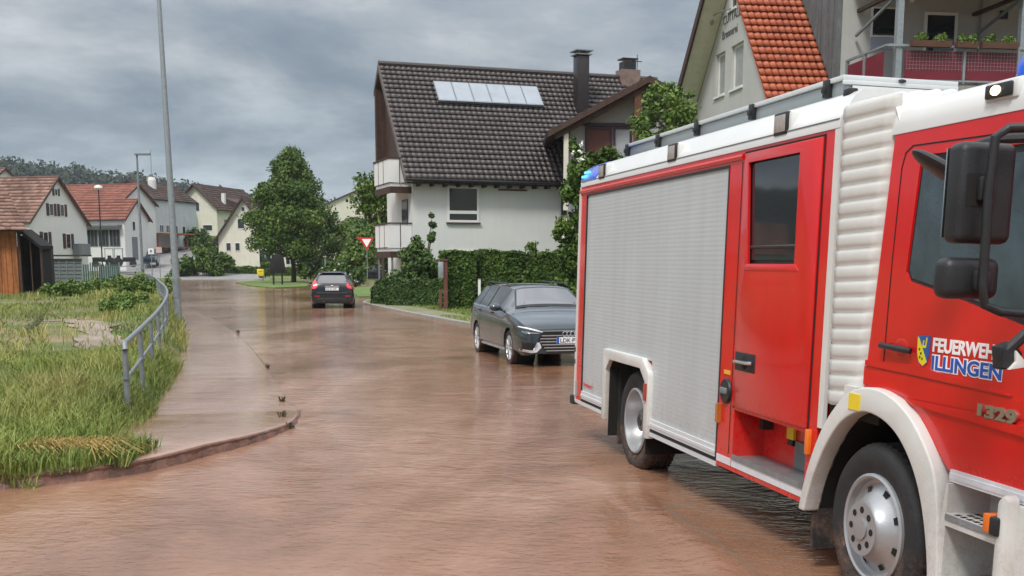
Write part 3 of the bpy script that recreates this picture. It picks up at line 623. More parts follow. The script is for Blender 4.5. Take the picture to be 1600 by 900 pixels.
MB().box((-.28,-.15,.62),(.28,.15,1.2)).build('box',yellow,t,bevel=.03);MB().tube([(.15,0,-.1),(.15,0,.65)],.04,8).build('post',galvd,t);MB().box((-.15,-.158,1.0),(.15,-.152,1.04)).build('slot',blackp,t)
for (u,v0,Y) in ((508,404,84),(592,386,66)):
    p=at(u,v0,Y);t=empty('sign_pole',(p.x,Y,0),0,'bare grey pole rising '+('behind the black hatchback' if Y>80 else 'beside the yield sign below the lower balcony'),'pole');MB().tube([(0,0,-.1),(0,0,p.z)],.05,8).build('shaft',galv,t);MB().lathe([(.01,p.z+.03),(.055,p.z+.01),(.055,p.z-.04)],8,'z').build('cap',blackp,t)
# railing along the verge
RAIL=[(-4.60,13.3),(-5.4,16.4),(-6.66,21.2),(-8.65,28.3),(-11.0,36.0),(-13.9,44.5),(-18.3,57.7),(-22,68)]
def rail_z(y): return float(.05+.16*min(1,max(0,(y-14)/34))+.88)
t=empty('railing',(0,0,0),0,'galvanised tube railing with middle rail curving along the verge','railing')
Rs=resample(smooth(RAIL,3),.5);top=[(p[0],p[1],rail_z(p[1])) for p in Rs]
MB().tube([(top[0][0]+.02,top[0][1]-.05,top[0][2]-.08)]+top,.034,10).build('top_rail',galvd,t,smooth=True)
MB().tube([(a,b_,c-.42) for a,b_,c in top],.022,8).build('middle_rail',galvd,t,smooth=True)
acc=99;last=None
for i,p in enumerate(top):
    if last is not None: acc+=math.dist(p[:2],last[:2])
    last=p
    if acc>=(2.35 if p[1]<30 else 2.0):
        acc=0;MB().tube([(p[0],p[1],-.15),(p[0],p[1],p[2])],.034,10).build('post',galvd,t,smooth=True)
        if p[1]<30: MB().lathe([(.01,.012),(.05,.012),(.05,-.012),(.01,-.012)],10,'z',(p[0],p[1],p[2]-.42)).build('clamp',galvd,t)
# floating debris
for (u,v,lab) in ((418,574,'tuft of plant debris sticking out of the water furthest along the hidden kerb'),(443,626,'dark clump of debris just above the visible kerb tip'),(441,654,'small mud clump on the sidewalk water inside the kerb tip'),(372,519,'pale twig debris line on the far water surface'),(455,668,'dark leaf clump caught under the kerb lip')):
    P=gp(u,v,.02);mb=MB()
    for k in range(14):
        a=rnd.random()*6.28;l=.02+.035*rnd.random();x0,y0=rnd.gauss(0,.022),rnd.gauss(0,.02);mb.tube([(x0,y0,-.01),(x0+math.cos(a)*l*.5,y0+math.sin(a)*l*.5,.03+.05*rnd.random()),(x0+math.cos(a)*l,y0+math.sin(a)*l,.02+.06*rnd.random())],.007,4)
    o=mb.build('plant_debris',mat('wet_debris',(.07,.05,.025),.7,0,.4));o.location=(P.x,P.y,side_h(P.y) if P.x<-2.6 and P.y<14 else .0);tag(o,lab,'debris')
# ------------------------------------------------------------------ main white house
az=math.atan2(.33,.944);H=empty('white_house',(-4.34,50,.0),az,'white rendered house with steep dark tiled roof, solar panels and timber gable','house')
w_=MB().prism([(0,-.3),(5.0,-.3),(5.0,9.7),(4.3,10.1),(0,5.35)],0,0,14).build('wall',render_w,H)
sl_=math.atan2(5.45,4.9);cv,sv=math.cos(sl_),math.sin(sl_)
RL=14.3
tiled('roof',H,(-.45,-.6,5.42),(1,0,0),(0,cv,sv),RL,7.33,tile_brown,.26,.315,hw=.04,step=.07,sc=.09,sub=6)
tiled('roof',H,(-.45,5.25,9.85),(1,0,0),(0,-.66,.75),RL,1.42,tile_brown,.34,.37,sub=3)
MB().tube([(-.47,4.3,10.95),(RL-.45,4.3,10.95)],.13,8).build('ridge_cap',tile_brown,H,smooth=True)
mb=MB()
mb.prism([(-.62,5.12),(-.62,5.42),(4.3,10.92),(4.3,10.6)],0,-.50,-.42);mb.prism([(4.3,10.6),(4.3,10.92),(5.3,9.85),(5.3,9.6)],0,-.50,-.42)
mb.build('verge_board',mat('grey_brown_board',(.10,.085,.08),.7,0,.2),H)
o=MB().prism([(.2,5.5),(4.98,5.5),(4.98,9.68),(4.3,10.08)],0,-.045,-.005).build('gable_cladding',woodd,H)
# soffit, gutter, rafters, downpipe
MB().box((-.42,-.55,5.22),(7.2,0,5.26)).build('soffit',woodd,H)
for k in range(12): MB().box((.15+k*.6,-.5,5.10),(.25+k*.6,-.0,5.22)).build('rafter_end',woodd,H)
MB().tube([(-.45,-.66,5.36),(7.6,-.66,5.32)],.075,8).build('gutter',blackp,H,smooth=True)
MB().tube([(7.05,-.62,5.3),(7.0,-.45,5.05),(7.0,-.1,4.75),(7.0,-.08,0)],.055,8).build('downpipe',blackp,H,smooth=True)
window(H,(1.55,0,3.58),(1,0,0),(0,-1,0),1.48,1.58,t=.10,trans=.28,depth=.05,sill=woodd)
window(H,(1.55,0,.85),(1,0,0),(0,-1,0),1.35,1.5,t=.10,depth=.05,sill=woodd)
MB().box((3.95,-.06,5.0),(5.3,0,5.07)).build('awning_rail',woodr,H)
MB().box((-.48,4.95,5.1),(0,5.2,9.9)).build('gable_side_board',woodd,H)
# solar collector
mb=MB();q0=Vector((2.15,-.6,5.42));
def rp(x,d,h=0): return Vector((x,-.6+cv*d-sv*h,5.42+sv*d+cv*h))
sc_=[]
sol=empty('solar_mount',(0,0,0));sol.parent=H
bpy.data.objects.remove(sol,do_unlink=True)
for k in range(6):
    x0=1.93+k*.86;x1=x0+.84;d0,d1=4.86,6.25
    v_=[rp(x0,d0,.20),rp(x1,d0,.20),rp(x1,d1,.14),rp(x0,d1,.14),rp(x0,d0,.12),rp(x1,d0,.12),rp(x1,d1,.08),rp(x0,d1,.08)]
    s_=MB().add(v_,[(0,1,2,3),(4,7,6,5),(0,4,5,1),(1,5,6,2),(2,6,7,3),(3,7,4,0)]).build('solar_panel',galv,H)
    v_=[rp(x0+.04,d0+.05,.205),rp(x1-.04,d0+.05,.205),rp(x1-.04,d1-.05,.147),rp(x0+.04,d1-.05,.147)]
    MB().add(v_,[(0,1,2,3)]).build('glass_cover',mat('collector_glass',(.37,.40,.43),.16,.3,.1,1.5),s_)
MB().tube([rp(1.9,4.82,.12),rp(7.1,4.82,.12)],.05,6).build('mounting_rail',blackp,H)
# chimneys
o=MB().box((8.72,2.3,8.0),(9.30,2.9,11.55)).build('chimney',mat('dark_chimney_cladding',(.035,.028,.028),.3,.2,.2,5),H,bevel=.01)
MB().box((8.62,2.2,11.55),(9.40,3.0,11.6)).box((8.75,2.35,11.6),(8.81,2.41,11.72)).box((9.2,2.8,11.6),(9.26,2.86,11.72)).box((8.58,2.17,11.72),(9.44,3.03,11.77)).build('chimney_cap',galvd,o)
o=MB().box((11.75,3.9,10.5),(12.75,4.7,11.3)).build('chimney',mat('brick_chimney',(.20,.14,.12),.85,0,.3,6),H)
MB().box((11.9,4.0,11.3),(12.55,4.6,11.7)).box((11.82,3.95,11.8),(12.65,4.65,11.86)).tube([(12.75,4.3,11.2),(12.75,4.3,12.1)],.02,5).box((12.5,4.28,11.75),(13.0,4.32,11.79)).build('chimney_cap',blackp,o)
# balconies on the left gable side
for zt,zb,nm in ((6.35,5.0,0),(3.55,2.2,1)):
    bal=MB().box((-.95,.25,zb+.10),(-.0,3.1,zb+.25)).build('balcony',render_w,H)
    MB().box((-1.0,.2,zb-.18),(-.0,.3,zb+.10)).box((-1.0,.3,zb-.18),(-.9,3.15,zb+.10)).build('edge_beam',woodd,bal)
    mb=MB();mb.box((-1.02,.20,zb+.28),(-.02,.24,zt-.08));mb.box((-1.02,.24,zb+.28),(-.98,3.15,zt-.08));mb.build('parapet_panel',frame_w,bal)
    mb=MB();mb.box((-1.06,.16,zt-.06),(-.0,.27,zt));mb.box((-1.06,.27,zt-.06),(-.95,3.2,zt));
    for y in (1.2,2.2,3.1): mb.box((-1.035,y,zb+.2),(-1.022,y+.03,zt-.06))
    for x in (-.55,): mb.box((x,.185,zb+.2),(x+.03,.197,zt-.06))
    mb.build('handrail',woodd,bal)
MB().box((-.06,.9,5.3),(-.0,1.9,7.4)).build('balcony_door',glass,H);MB().box((-.05,.9,2.5),(-.0,1.9,4.6)).build('balcony_door',glass,H)
MB().tube([(-.9,.3,0),(-.9,.3,2.05)],.05,8).build('balcony_post',galvd,H);MB().tube([(-.9,2.9,0),(-.9,2.9,2.05)],.05,8).build('balcony_post',galvd,H)
# projecting cross gable with its own roof, turned towards the street
AX=bpy.context.view_layer.update() or H.matrix_world.inverted()@Matrix.Translation((1.55,48.0,0))
def ax(o): o.matrix_local=AX;return o
wlm=mat('pale_lilac_render',(.40,.39,.41),.9,0,.06,1)
ax(MB().prism([(.95,-.3),(7.6,-.3),(7.6,7.3),(4.15,9.15),(.95,7.35)],1,.9,7).build('annex_wall',wlm,H))
for s_ in (-1,1):
    L_=math.hypot(4.15,2.2);dx,dz=4.15/L_,2.2/L_
    ax(tiled('annex_roof',H,(4.15+s_*4.2,0,7.2),(0,1,0),(-s_*dx,0,dz),6.5,L_+.04,tile_brown,.34,.37))
    x0=4.15+s_*4.22
    ax(MB().prism([(x0,6.98),(x0,7.22),(4.15,9.46),(4.15,9.20)],1,-.10,-.0).build('annex_verge_board',woodd,H))
    ax(MB().prism([(x0-s_*.3,6.9),(x0-s_*.3,7.2),(4.15,9.3),(4.15,8.95)],1,.12,.32).build('annex_rafter',woodd,H))
    ax(MB().prism([(x0,7.08),(x0,7.14),(4.15,9.37),(4.15,9.31)],1,0,6).build('annex_soffit',woodd,H))
ax(MB().box((3.55,.1,0),(3.85,.4,8.9)).build('timber_post',mat('brown_timber',(.11,.045,.025),.7,0,.3,6),H))
ax(MB().box((.62,.2,4),(.82,.4,7.2)).build('porch_post',render_c,H))
wn=mat('plum_frame',(.055,.022,.035),.5)
for x0,wd_,gm_ in ((1.55,1.15,woodr),(2.75,.78,mat('pale_curtain_glass',(.35,.36,.38),.3))): ax(window(H,(x0,.9,5.4),(1,0,0),(0,-1,0),wd_,2.1,fm=wn,gm=gm_,t=.09,depth=.08))
ax(MB().box((1.45,.80,7.52),(3.6,.9,7.66)).build('annex_beam',wn,H))
MB().box((7.12,-.25,0),(7.6,0,5.2)).build('recess_wall',woodd,H)
# ------------------------------------------------------------------ orange roofed house with balcony
B=empty('orange_roof_house',(8.0,36,0),math.atan2(.139,.990),'grey rendered house with bright orange tile roof and steel framed balcony','house')
MB().prism([(-1.6,-.3),(9,-.3),(9,6.3),(3.82,11.3),(-1.6,4.95)],0,0,9).build('wall',render_g,B)
wl=B.children[0]
cut(wl,[MB().box((-.2,4.36,7.65),(.22,5.39,9.1)),MB().box((-.2,2.5,7.65),(.22,3.72,9.1)),MB().box((-.2,3.35,10.35),(.15,4.1,11.3))])
for y0,y1 in ((4.36,5.39),(2.5,3.72)): window(B,(.15,y1,7.65),(0,-1,0),(-1,0,0),y1-y0,1.45,t=.09,mull=0,gm=mat('curtained_glass',(.30,.31,.30),.25),depth=.04);MB().box((-.06,y0-.05,7.58),(.12,y1+.05,7.65)).build('sill',frame_w,B)
window(B,(.12,4.1,10.35),(0,-1,0),(-1,0,0),.75,.9,t=.09,depth=.04);MB().box((-.06,3.3,10.28),(.1,4.15,10.35)).build('sill',frame_w,B)
cs_,sn=1/math.hypot(1,1.183),1.183/math.hypot(1,1.183)
tiled('roof',B,(-.12,-1.9,4.78),(1,0,0),(0,cs_,sn),2.25,8.85,tile_orange,.235,.34,hw=.055,step=.07,sc=.05,sub=6)
tiled('roof',B,(2.1,3.4,10.95),(1,0,0),(0,cs_,sn),7,.6,tile_orange,.26,.36)
cs2,sn2=1/math.hypot(1,.965),.965/math.hypot(1,.965)
tiled('roof',B,(-.8,9.4,6.13),(1,0,0),(0,-cs2,sn2),9,7.75,tile_orange,.26,.36,sub=3)
MB().prism([(9.4,5.85),(9.4,6.25),(3.82,11.62),(3.82,11.25)],0,-.86,-.78).build('verge_board',woodd,B)
MB().prism([(9.4,5.98),(9.4,6.06),(3.82,11.42),(3.82,11.34)],0,-.78,0).build('soffit',render_c,B)
# cladded wing
MB().prism([(-.28,0),(3.4,0),(3.4,11.6),(-.28,11.6)],0,2.16,12).build('wing_wall',render_g,B)
mb=MB()
for k in range(16): mb.box((2.10+.012*(k%2),-.25+k*.24,3),(2.15,-.25+k*.24+.225,11.7))
mb.box((2.02,-.29,0),(2.16,-.26,11.6));mb.build('sheet_cladding',mat('grey_cladding',(.155,.17,.175),.6,.2,.2,4,streak=.3),B)
window(B,(3.1,-.28,8.75),(1,0,0),(0,-1,0),.98,.9,t=.05,gm=glass);MB().box((3.1,-.33,8.4),(4.08,-.28,8.74)).build('window_panel',mat('lilac_panel',(.38,.40,.48),.6),B)
window(B,(4.85,-.28,7.2),(1,0,0),(0,-1,0),1.1,2.35,t=.09,gm=glass);window(B,(8.5,-.28,7.2),(1,0,0),(0,-1,0),1.4,2.3,t=.06,gm=mat('pale_blind',(.30,.32,.42),.4))
MB().box((7.35,-.36,9.4),(7.6,-.28,9.65)).build('vent',blackp,B);MB().tube([(6.7,-.35,7),(6.7,-.35,11)],.04,6).build('downpipe',galv,B)
o=MB().ell((4.35,-.42,9.9),(.09,.09,.12)).build('wall_lamp',frame_w,B,smooth=True)
# balcony
MB().box((2.3,-3.2,6.72),(12,-.28,6.9)).build('balcony_floor',conc,B)
for x in (2.68,6.48,10.3): MB().box((x-.09,-3.1,0),(x+.09,-2.92,9.45)).build('balcony_post',galv,B)
bal=MB().box((2.35,-3.14,7.95),(12,-3.06,8.02)).box((2.35,-3.14,7.0),(12,-3.08,7.05)).build('balcony_railing',galv,B)
redp=mat('wine_red_panel',(.15,.012,.025),.5,0,.12,3)
for x0,x1 in ((2.85,4.62),(4.75,6.3),(6.7,8.4),(8.5,10.1)):
    MB().box((x0,-3.11,7.06),(x1,-3.09,7.86)).build('infill_panel',redp,bal);MB().box((x1+.02,-3.13,6.95),(x1+.09,-3.07,8.0)).build('upright',galv,bal)
mb=MB()
for k in range(70): mb.box((2.9+k*.1,-3.125,7.3),(2.906+k*.1,-3.12,7.86))
for k in range(6): mb.box((2.9,-3.13,7.35+k*.1),(9.9,-3.126,7.356+k*.1))
mb.build('wire_lattice',galv,bal)
sr=MB().box((2.32,-3.0,7.98),(2.40,-.3,8.04)).box((2.32,-3.0,7.02),(2.40,-.3,7.08)).box((2.32,-1.62,7.0),(2.4,-1.52,8.0)).box((2.32,-.4,7.0),(2.4,-.3,8.0)).build('side_railing',galv,B)
MB().box((2.35,-1.5,7.1),(2.37,-.42,7.86)).build('infill_panel',redp,sr);MB().box((2.35,-2.8,7.1),(2.37,-1.64,7.86)).build('infill_panel',redp,sr)
MB().box((2.3,-3.2,9.42),(12,-3.0,9.58)).build('eaves_beam',galvd,B)
for x in (2.68,6.48): MB().tube([(x-.02,-2.9,9.42),(x-.1,-.4,8.75)],.05,4).build('bracket',galvd,B)
for x in (2.68,6.48,10.3): MB().box((x-.06,-3,9.46),(x+.06,-.3,9.56)).build('ceiling_beam',woodd,B)
tiled('balcony_roof',B,(3.9,-3.4,9.66),(1,0,0),(0,.97,.25),9,3.2,tile_brick,.26,.36,sub=4)
tiled('balcony_roof',B,(2.3,-3.1,9.80),(1,0,0),(0,.97,.25),1.7,2.9,tile_brick,.26,.36,sub=4)
# flower boxes
for x0,x1,lab in ((2.95,4.15,'brown flower box with two green tufts, nearest the corner post'),(4.32,4.95,'short brown flower box hanging in the middle of the balcony railing'),(5.08,6.2,'brown flower box with two tufts, furthest right on the balcony railing')):
    Pw=Matrix.Rotation(math.atan2(.139,.99),3,'Z')@Vector((x0,-3.36,7.93))+Vector((8,36,0))
    t=empty('flower_box',Pw,math.atan2(.139,.99),lab,'flower box','flower boxes on the balcony railing');w2=x1-x0
    MB().prism([(.02,0),(.18,0),(.21,.17),(0,.17)],0,0,w2).build('box',mat('brown_plastic',(.10,.045,.03),.6),t)
    [crown('plant',[(w2*f_,.1,.22),(w2*f_+.06,.1,.27)],[(w2*.15,.12,.13)]*2,420,.04,leaf_l,t) for f_ in (.2,.72)]
# gable lettering and lamp
def text(s_,size,m,parent,M4,name='lettering',bold=.0,ext=.004,align='LEFT',sp_=1.0,shear=0,sx_=1.):
    cu=bpy.data.curves.new(name,'FONT');cu.body=s_;cu.size=size;cu.extrude=ext;cu.offset=bold;cu.align_x=align;cu.space_character=sp_;cu.shear=shear;cu.resolution_u=3
    o=bpy.data.objects.new(name,cu);C.objects.link(o);bpy.context.view_layer.update();dg=bpy.context.evaluated_depsgraph_get()
    me=bpy.data.meshes.new_from_object(o.evaluated_get(dg));bpy.data.objects.remove(o,do_unlink=True);me.name=name
    me.transform(M4@Matrix.Diagonal((sx_,1,1,1)));me.materials.clear();me.materials.append(m);o=bpy.data.objects.new(name,me);C.objects.link(o);o.parent=parent;return o
# frame whose text x runs along -y, up z, facing -x
Mg=Matrix(((0,0,-1,0),(-1,0,0,0),(0,1,0,0),(0,0,0,1)))
gl=mat('grey_lettering',(.10,.10,.10),.7)
text('CUTTALET',.42,gl,B,Matrix.Translation((-.01,4.65,9.98))@Mg,ext=.008);text('Brennerei',.40,gl,B,Matrix.Translation((-.01,4.72,9.5))@Mg,ext=.008)
MB().tube([(0,3.6,10.35),(-.25,4.2,10.35),(-.3,5.0,10.35)],.02,6).ell((-.3,5.05,10.2),(.07,.09,.14)).build('gable_lamp',galv,B)
# ------------------------------------------------------------------ hedges, shrubs, trees by the houses
def hedge(label,P0,P1,wd,h,n,m,wav=0,size=.07,core=True,name='hedge',hend=None):
    P0,P1=Vector(P0),Vector(P1);d=P1-P0;Ln=d.length;an=math.atan2(d.y,d.x);t=empty(name,(P0.x,P0.y,.05),an,label,'hedge')
    hz=lambda x:(h+((hend or h)-h)*x/Ln)+(wav*abs(math.sin(math.pi*x/1.0)) if wav else .04*math.sin(x*2.3)+.03*math.sin(x*5.1))
    k=int(Ln/.15)+1;xs_=[Ln*i/k for i in range(k+1)];vs_=[]
    for x in xs_:
        z=hz(x)-.09
        for y,zz in ((.08,-.1),(.08,z-.05),(.16,z),(wd-.16,z),(wd-.08,z-.05),(wd-.08,-.1)): vs_.append((x,y,zz))
    fs=[(i*6+j,i*6+j+1,(i+1)*6+j+1,(i+1)*6+j) for i in range(k) for j in range(5)]+[(0,1,2,3,4,5),tuple(k*6+j for j in (5,4,3,2,1,0))]
    MB().add(vs_,fs).build('branches',mat('hedge_inside',(.022,.032,.010),.95,0,.4,14,.6,30),t)
    # leaves over the surface
    A=[Ln*h,Ln*wd,wd*h*1.0,wd*h*.6];A=np.array([A[0]*1.6,A[1],A[2],A[0]*.5]);s_=NR.choice(4,n,p=A/A.sum());x=NR.rand(n)*Ln;y=NR.rand(n)*wd;Hx=np.array([hz(q) for q in x]);z=NR.rand(n)*Hx
    y=np.where(s_==0,.03+.07*NR.rand(n),y);y=np.where(s_==3,wd-.05,y);z=np.where(s_==1,Hx-.05*NR.rand(n),z);x=np.where(s_==2,.03*NR.rand(n)-.02,x)
    P=np.stack([x,y,z],1)+NR.randn(n,3)*.022
    nr=np.zeros((n,3));nr[s_==0]=(0,-1,.4);nr[s_==1]=(0,0,1);nr[s_==2]=(-1,0,.4);nr[s_==3]=(0,1,.4);nr+=NR.randn(n,3)*.65;nr/=np.linalg.norm(nr,axis=1)[:,None]
    a=np.cross(nr,NR.randn(n,3));a/=np.linalg.norm(a,axis=1)[:,None];b_=np.cross(nr,a);sz=size*(.6+.8*NR.rand(n))[:,None];a*=sz;b_*=sz*.6
    V=np.stack([P-a,P-b_,P+a,P+b_],1).reshape(-1,3);i=np.arange(n)*4
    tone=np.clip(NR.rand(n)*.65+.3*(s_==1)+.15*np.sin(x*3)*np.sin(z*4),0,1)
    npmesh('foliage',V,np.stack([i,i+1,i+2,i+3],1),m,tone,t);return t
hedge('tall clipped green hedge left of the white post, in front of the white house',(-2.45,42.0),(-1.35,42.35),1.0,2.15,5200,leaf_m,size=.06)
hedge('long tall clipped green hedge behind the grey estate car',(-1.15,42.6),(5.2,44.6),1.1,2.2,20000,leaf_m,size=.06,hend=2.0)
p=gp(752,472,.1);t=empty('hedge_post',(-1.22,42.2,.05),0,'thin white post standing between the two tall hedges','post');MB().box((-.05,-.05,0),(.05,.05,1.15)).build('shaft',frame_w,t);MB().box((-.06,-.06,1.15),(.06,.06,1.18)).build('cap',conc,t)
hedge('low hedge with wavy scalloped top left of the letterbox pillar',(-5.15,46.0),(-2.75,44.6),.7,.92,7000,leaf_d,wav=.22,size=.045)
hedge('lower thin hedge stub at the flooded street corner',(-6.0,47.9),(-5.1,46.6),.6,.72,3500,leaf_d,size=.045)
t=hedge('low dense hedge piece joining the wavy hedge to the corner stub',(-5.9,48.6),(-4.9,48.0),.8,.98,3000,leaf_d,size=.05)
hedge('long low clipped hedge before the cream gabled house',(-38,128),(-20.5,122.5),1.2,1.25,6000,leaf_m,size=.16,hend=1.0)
p=gp(693,484,.1);t=empty('letterbox_pillar',(p.x,p.y,.05),0,'red brown timber pillar with pale letterbox at the hedge gap','letterbox')
MB().box((.02,-.07,0),(.16,.07,1.85)).box((-.16,-.07,0),(-.06,.07,.8)).build('pillar',woodr,t);MB().box((-.17,-.14,1.2),(.02,.08,1.8)).build('letterbox',galv,t,bevel=.01);MB().box((-.20,-.12,1.85),(.2,.12,1.9)).build('cap',woodr,t)
def bush(label,P,blobs,n,size,m,name='shrub',stems=5,flowers=0,cat='shrub',group=None):
    t=empty(name,P,0,label,cat,group);cs_=[];rs=[];mb=MB()
    for (x,y,z,r) in blobs:
        for k in range(9):
            d=Vector((rnd.gauss(0,1),rnd.gauss(0,1),rnd.gauss(0,1))).normalized()*r*.72*rnd.random()**.4;cs_.append((x+d.x,y+d.y,max(.1,z+d.z)));rs.append(r*(.32+.22*rnd.random()))
        mb.tube([(x*.2,y*.2,-.1),(x*.6,y*.6,z*.5),(x,y,z)],[.05,.035,.01],5,cap=False)
    mb.build('stems',bark,t);crown('foliage',cs_,rs,n,size,m,t)
    if flowers:
        ce=[cs_[rnd.randrange(len(cs_))] for _ in range(flowers)];ce=[(a+rnd.gauss(0,.1),b_-.35,c+rnd.gauss(0,.15)) for a,b_,c in ce];V,Fc,tn=leafcloud(ce,[.10]*flowers,flowers*7,.055);npmesh('blossoms',V,Fc,flower,tn,t)
    return t
p=at(655,440,49.5);bush('dark green dense shrub with an upright shoot in front of the balconies',(p.x,48.7,.0),[(-.35,0,.9,1.0),(.35,0,1.0,1.0),(0,0,1.7,.95),(.1,0,2.4,.6),(.62,0,2.9,.28),(.68,0,3.4,.2),(.66,0,3.8,.13),(-.45,0,2.0,.5)],15000,.075,leaf_d)
bush('small round dark shrub between the wavy hedge and the street corner',(-5.2,49.3,0),[(0,0,.5,.6),(.3,0,.9,.35)],2600,.07,leaf_d)
p=at(832,395,46.5);bush('loose light green shrub peeping over the tall hedge',(p.x,46.2,0),[(-.3,0,1.7,.8),(.6,0,1.6,.8),(-.1,0,2.3,.45),(1.2,0,1.5,.5)],4500,.06,leaf_m)
p=at(905,400,37.5);bush('climbing rose with white blossoms beside the rear corner of the fire engine',(p.x-.1,38,0),[(-.1,0,1.0,.7),(0,0,2.0,.7),(-.1,0,3.0,.65),(.1,0,4.0,.7),(.3,0,4.9,.7),(1.0,0,5.3,.55),(1.4,0,5.0,.5),(.0,0,5.6,.35)],13000,.075,leaf_m,name='climbing_rose',flowers=26)
p=at(1045,200,34);t=tree((p.x-.1,34,0),7.15,2.3,roundp,6500,.06,leaf_l,'slender light green tree between the white house and orange roofed house',nclump=46,trunk_h=.55,tr=.07,name='young_tree',seed=8,cs=.14)
for (u,v,Y,label,bl,n,m,sz,fl) in (
 (528,425,80,'white flowering rose shrub right behind the black hatchback',[(-1.0,0,.9,.9),(.2,0,1.1,1.0),(1.3,0,.9,.9)],6000,leaf_d,.10,22),
 (555,425,90,'leafy green shrub between the rose shrub and yield sign',[(-.6,0,1.4,1.4),(.7,0,1.6,1.3),(0,0,2.3,.9)],5000,leaf_m,.13,0),
 (497,425,95,'dark shrub beneath the right edge of the linden crown',[(-.6,0,1.2,1.3),(.9,0,1.4,1.3)],4500,leaf_d,.13,0),
 (316,405,122,'bright bushy shrub at the foot of the grassy bank, left one',[(-1.5,0,1.2,1.6),(0,0,1.9,1.5),(1.3,0,1.1,1.4),(-2.8,0,.9,1.2)],5000,leaf_m,.17,0),
 (342,405,124,'bushy shrub at the foot of the grassy bank, beside the cream house',[(-.9,0,1.3,1.4),(.6,0,1.6,1.2)],3500,leaf_m,.17,0),
 (325,372,150,'round green shrub high on the bank under the hillside house',[(-1.2,0,.9,1.3),(.9,0,1.0,1.4)],2500,leaf_m,.2,0),
 (300,372,158,'dark shrub on the bank beside the tall pale house',[(0,0,1.2,1.5),(1.7,0,1,1.2)],2500,leaf_d,.2,0),
 (414,420,118,'small conical green shrub between cream house and notice board',[(0,0,.7,.75),(0,0,1.4,.6),(0,0,2.0,.35)],2200,leaf_d,.12,0)):
    p=at(u,v,Y);bush(label,(p.x,Y,max(-.0,float(gz(np.array(p.x),np.array(float(Y)))))),bl,n,sz,m,flowers=fl)
for (u,Y,Hh,W,label,m,sd_) in ((602,112,6.3,7.0,'bright green broad tree left of the upper balcony',leaf_l,21),(560,118,6.2,5.0,'light green tree next to the far red roof',leaf_l,22),(632,98,5.6,6,'green tree just behind the balconies',leaf_m,23),(440,160,7.2,6,'green tree behind the linden on its left',leaf_m,24)):
    p=at(u,400,Y);z0=float(gz(np.array(p.x),np.array(float(Y))));tree((p.x,Y,max(0,z0)),Hh,W,roundp,6000,.2,m,label,nclump=45,trunk_h=.15,tr=.15,seed=sd_,cs=.2)
# weeds mound near the shed
for (u,v,Y,label,s_) in ((95,455,47,'leafy weeds at the foot of the grid gate',.5),(120,450,48,'leafy weeds below the green fence',.55),(205,462,38,'dark broad leaved weeds next to the flooded path',.38),(180,475,34,'low broad leaved weeds at the path edge',.35),(225,448,50,'tall green weeds at the bend of the railing',.8),(190,445,55,'tall green weeds in front of the utility cabinet',.6),(150,447,54,'pale green weeds between fence and cabinet',.5)):
    p=at(u,v,Y);bush(label,(p.x,Y,.35),[(-s_,0,s_*.5,s_*.8),(0,0,s_*.7,s_*.8),(s_,0,s_*.5,s_*.8)],2600,.05 if Y<45 else .065,leaf_l,name='weeds',cat='weeds')
p=at(605,440,64);tree((p.x,62,0),6.5,3.5,roundp,3000,.12,leaf_m,'slim dark trunked tree below the lower balcony',nclump=26,trunk_h=.6,tr=.09,seed=31,name='young_tree')
# wooded ridge
cs_=[];rs=[]
for k in range(2100):
    x=-560+760*rnd.random();yy=470+rnd.random()**1.0*150;z=float(gz(np.array(x),np.array(yy)));r=3.6+2.6*rnd.random();
    if x>40: continue
    cs_.append((x,yy,z+r*.75));rs.append((r,r,r*1.15))
V,Fc,tn=leafcloud(cs_,rs,150000,1.0,lump=.2);o=npmesh('forest',V,Fc,leaf_f,tn,kind='stuff');tag(o,'dark wooded hillside far behind the village','forest')
exec_after=[]
# ------------------------------------------------------------------ fire engine
T=empty('fire_engine',(1.15,9.86,0),math.atan2(-.9772,.2126),'red and white fire engine with aluminium roller shutter standing in the brown flood water','fire engine')
T.rotation_mode='XYZ';T.rotation_euler=(R(-1.3),0,math.atan2(-.9772,.2126))
T.rotation_euler=(Matrix.Rotation(math.atan2(-.9772,.2126),3,'Z')@Matrix.Rotation(R(-1.3),3,'X')).to_euler()
W=2.4
# superstructure
arch=[(-1.04,.2),(-1.04,.86),(-.93,.97),(-.05,.97),(.09,.86),(.09,.2)]
o=MB().prism([(-2.24,.40),(3.215,.40),(3.215,2.665),(-2.24,2.665)],1,0,W).build('superstructure',red,T)
cut(o,[MB().prism(arch,1,-.2,.75),MB().prism(arch,1,W-.75,W+.2),MB().box((-2.015,-.2,.395),(1.685,.028,2.575)),MB().box((1.975,-.2,.505),(3.085,.24,.845)),MB().box((1.975,-.1,1.84),(2.87,.14,2.59))])
# red rounded rail above the shutter and red lower rail
MB().tube([(-2.23,-.002,2.615),(1.935,-.002,2.615)],.022,10).build('upper_rail',red,T,smooth=True)
MB().box((-2.25,.0,.38),(-2.235,W,2.62)).box((-2.262,-.012,.40),(-2.215,.01,2.60)).build('rear_edge_trim',trimw,T)
MB().box((-2.24,.03,.9),(-2.275,W-.03,2.5)).build('rear_shutter',shut,T)
